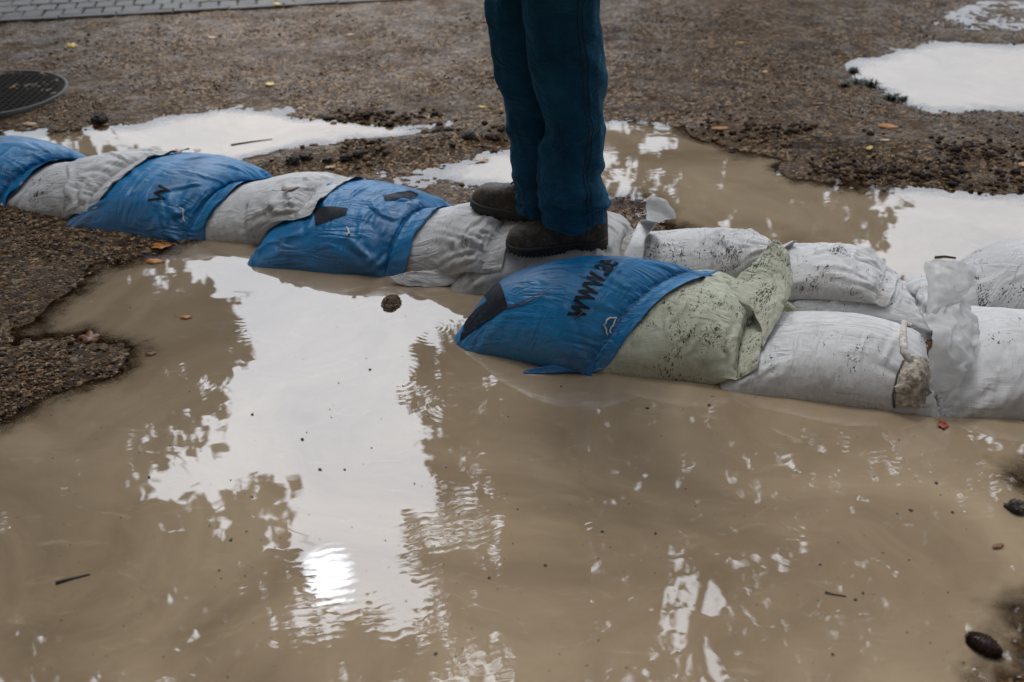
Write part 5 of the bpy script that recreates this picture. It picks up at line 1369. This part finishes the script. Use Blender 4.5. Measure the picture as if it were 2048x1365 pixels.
# cone lying at the right shore
def pine_cone():
    p = gpt(1965, 1296, .008); mb = MB()
    for i in range(120):
        t = i / 120; a = i * 2.39996; r = .018 * math.sin(math.pi * (.08 + .88 * t)) ** .7; x = -.033 + .066 * t
        c = np.array((x, r * math.cos(a), r * math.sin(a))); o_ = np.array((.25, math.cos(a), math.sin(a))); o_ /= np.linalg.norm(o_); s = np.cross(o_, (1, 0, 0)); s /= np.linalg.norm(s); w = .0045 + r * .12
        mb.add([c * .6 * np.array((1.6, 1, 1)) - s * w * .5, c * .6 * np.array((1.6, 1, 1)) + s * w * .5, c + s * w + o_ * .001, c + o_ * .004 + np.array((.003, 0, 0)), c - s * w + o_ * .001], [(0, 1, 2, 3, 4), (4, 3, 2, 1, 0)])
    V, F = tube([(-.034, 0, 0), (-.02, 0, 0), (0, 0, 0), (.02, 0, 0), (.034, 0, 0)], [.004, .013, .0165, .012, .004], 12); mb.add(V, F)
    o = mb.build('fallen_cone', plain('dark_cone', (.035, .014, .010), .45, noise_sc=60, var=.4), loc=p); o.rotation_euler = (0, 0, -.75)
    tag(o, 'dark reddish brown cone lying in the shallow water at the lower right', 'cone')
pine_cone()
# manhole cover
def manhole():
    c = G(-8, 197); z = float(terrain(np.array([c]))[0]) + .004; root = empty('manhole_cover', (c[0], c[1], z)); tag(root, 'dark round manhole cover with a thin bright rim at the left edge of the gravel', 'manhole cover')
    r = .305
    def ring(rs, zs, n=72):
        V = [(a * math.cos(2 * math.pi * k / n), a * math.sin(2 * math.pi * k / n), b) for a, b in zip(rs, zs) for k in range(n)]
        return V, [(i * n + k, i * n + (k + 1) % n, (i + 1) * n + (k + 1) % n, (i + 1) * n + k) for i in range(len(rs) - 1) for k in range(n)]
    mb = MB(); mb.add(*ring([r, r, r - .012, r - .012], [-.03, .006, .006, -.01])); mb.build('rim', plain('wet_iron_rim', (.022, .02, .018), .5), root)
    mb = MB(); mb.add(*ring([r - .015, r - .015, .001], [-.03, .001, .001]))
    for i in range(-9, 10):
        for j in range(-9, 10):
            x, y = i * .03, j * .03
            if x * x + y * y < .07: mb.add([(x - .009, y - .009, .0005), (x + .009, y - .009, .0005), (x + .009, y + .009, .0005), (x - .009, y + .009, .0005), (x - .006, y - .006, .004), (x + .006, y - .006, .004), (x + .006, y + .006, .004), (x - .006, y + .006, .004)], [(4, 5, 6, 7), (0, 1, 5, 4), (1, 2, 6, 5), (2, 3, 7, 6), (3, 0, 4, 7)])
    mb.build('lid', plain('dark_wet_iron', (.006, .0045, .003), .85, .15, noise_sc=12, var=.5, bump=.4), root, smooth=False)
manhole()
# weeds at the edge of the right puddle
M_WEED = plain('dark_weed', (.020, .032, .010), .6, noise_sc=30, var=.4)
def weed(px, py, r, label, seed):
    p = gpt(px, py, 0); rng = random.Random(seed); mb = MB()
    for k in range(60):
        a = rng.uniform(0, 6.28); l = r * rng.uniform(.5, 1.1); w = .005; e = rng.uniform(.1, .9)
        c = np.array((rng.uniform(-.4, .4) * r, rng.uniform(-.4, .4) * r, 0)); d = np.array((math.cos(a) * math.cos(e), math.sin(a) * math.cos(e), math.sin(e) * .7)); s = np.array((-math.sin(a), math.cos(a), 0)) * w
        mb.add([c, c + d * l * .5 + s, c + d * l, c + d * l * .5 - s], [(0, 1, 2, 3)])
    o = mb.build('weed_tuft', M_WEED, loc=p, smooth=False); tag(o, label, 'weed', 'weeds in the right puddle')
for i, (px, py, r, lab) in enumerate(((1706, 143, .035, 'dark weed tuft at the left tip of the right puddle'), (1712, 166, .05, 'largest dark weed tuft on the left shore of the right puddle'), (1742, 171, .05, 'wide weed tuft just inside the left shore of the right puddle'), (1782, 198, .045, 'weed tuft near the lower left shore of the right puddle'), (1804, 200, .030, 'small round weed standing in the right puddle'), (1690, 172, .03, 'small weed on the gravel left of the right puddle'))):
    weed(px, py, r, lab, i + 3)
# floating crumbs in the near puddle
def crumbs():
    rng = np.random.default_rng(3); mb = MB()
    pts = [(1122, 774), (1418, 811), (1205, 1064), (978, 1157), (1090, 1132), (1310, 1068), (1872, 967), (1822, 1022), (1905, 1026), (1726, 1187), (1710, 1200), (1665, 1310), (298, 955), (438, 1142), (462, 1081), (872, 1308), (640, 940), (690, 940), (1640, 1130), (1295, 818), (740, 740), (505, 830), (604, 880)]
    P = [np.array((*G(*p), .0008)) for p in pts] + [np.array((*G(rng.uniform(100, 2000), rng.uniform(560, 1360)), .0006)) for _ in range(230)]
    for i, p in enumerate(P):
        s = (.0035 if i < len(pts) else rng.uniform(.0008, .0019)) * (.8 + .5 * rng.random()); a = rng.uniform(0, 6.28)
        V = [(p[0] + s * math.cos(a + k * 1.05) * rng.uniform(.6, 1.3), p[1] + s * math.sin(a + k * 1.05) * rng.uniform(.5, 1.1), p[2]) for k in range(6)]
        V += [(x, y, z + s * .5) for x, y, z in V]
        mb.add(V, [(6, 7, 8, 9, 10, 11)] + [(k, (k + 1) % 6, (k + 1) % 6 + 6, k + 6) for k in range(6)])
    o = mb.build('floating_crumbs', plain('dark_crumb', (.03, .022, .016), .7), smooth=False); tag(o, 'dark crumbs and seeds floating all over the near puddle', 'debris', kind='stuff')
crumbs()
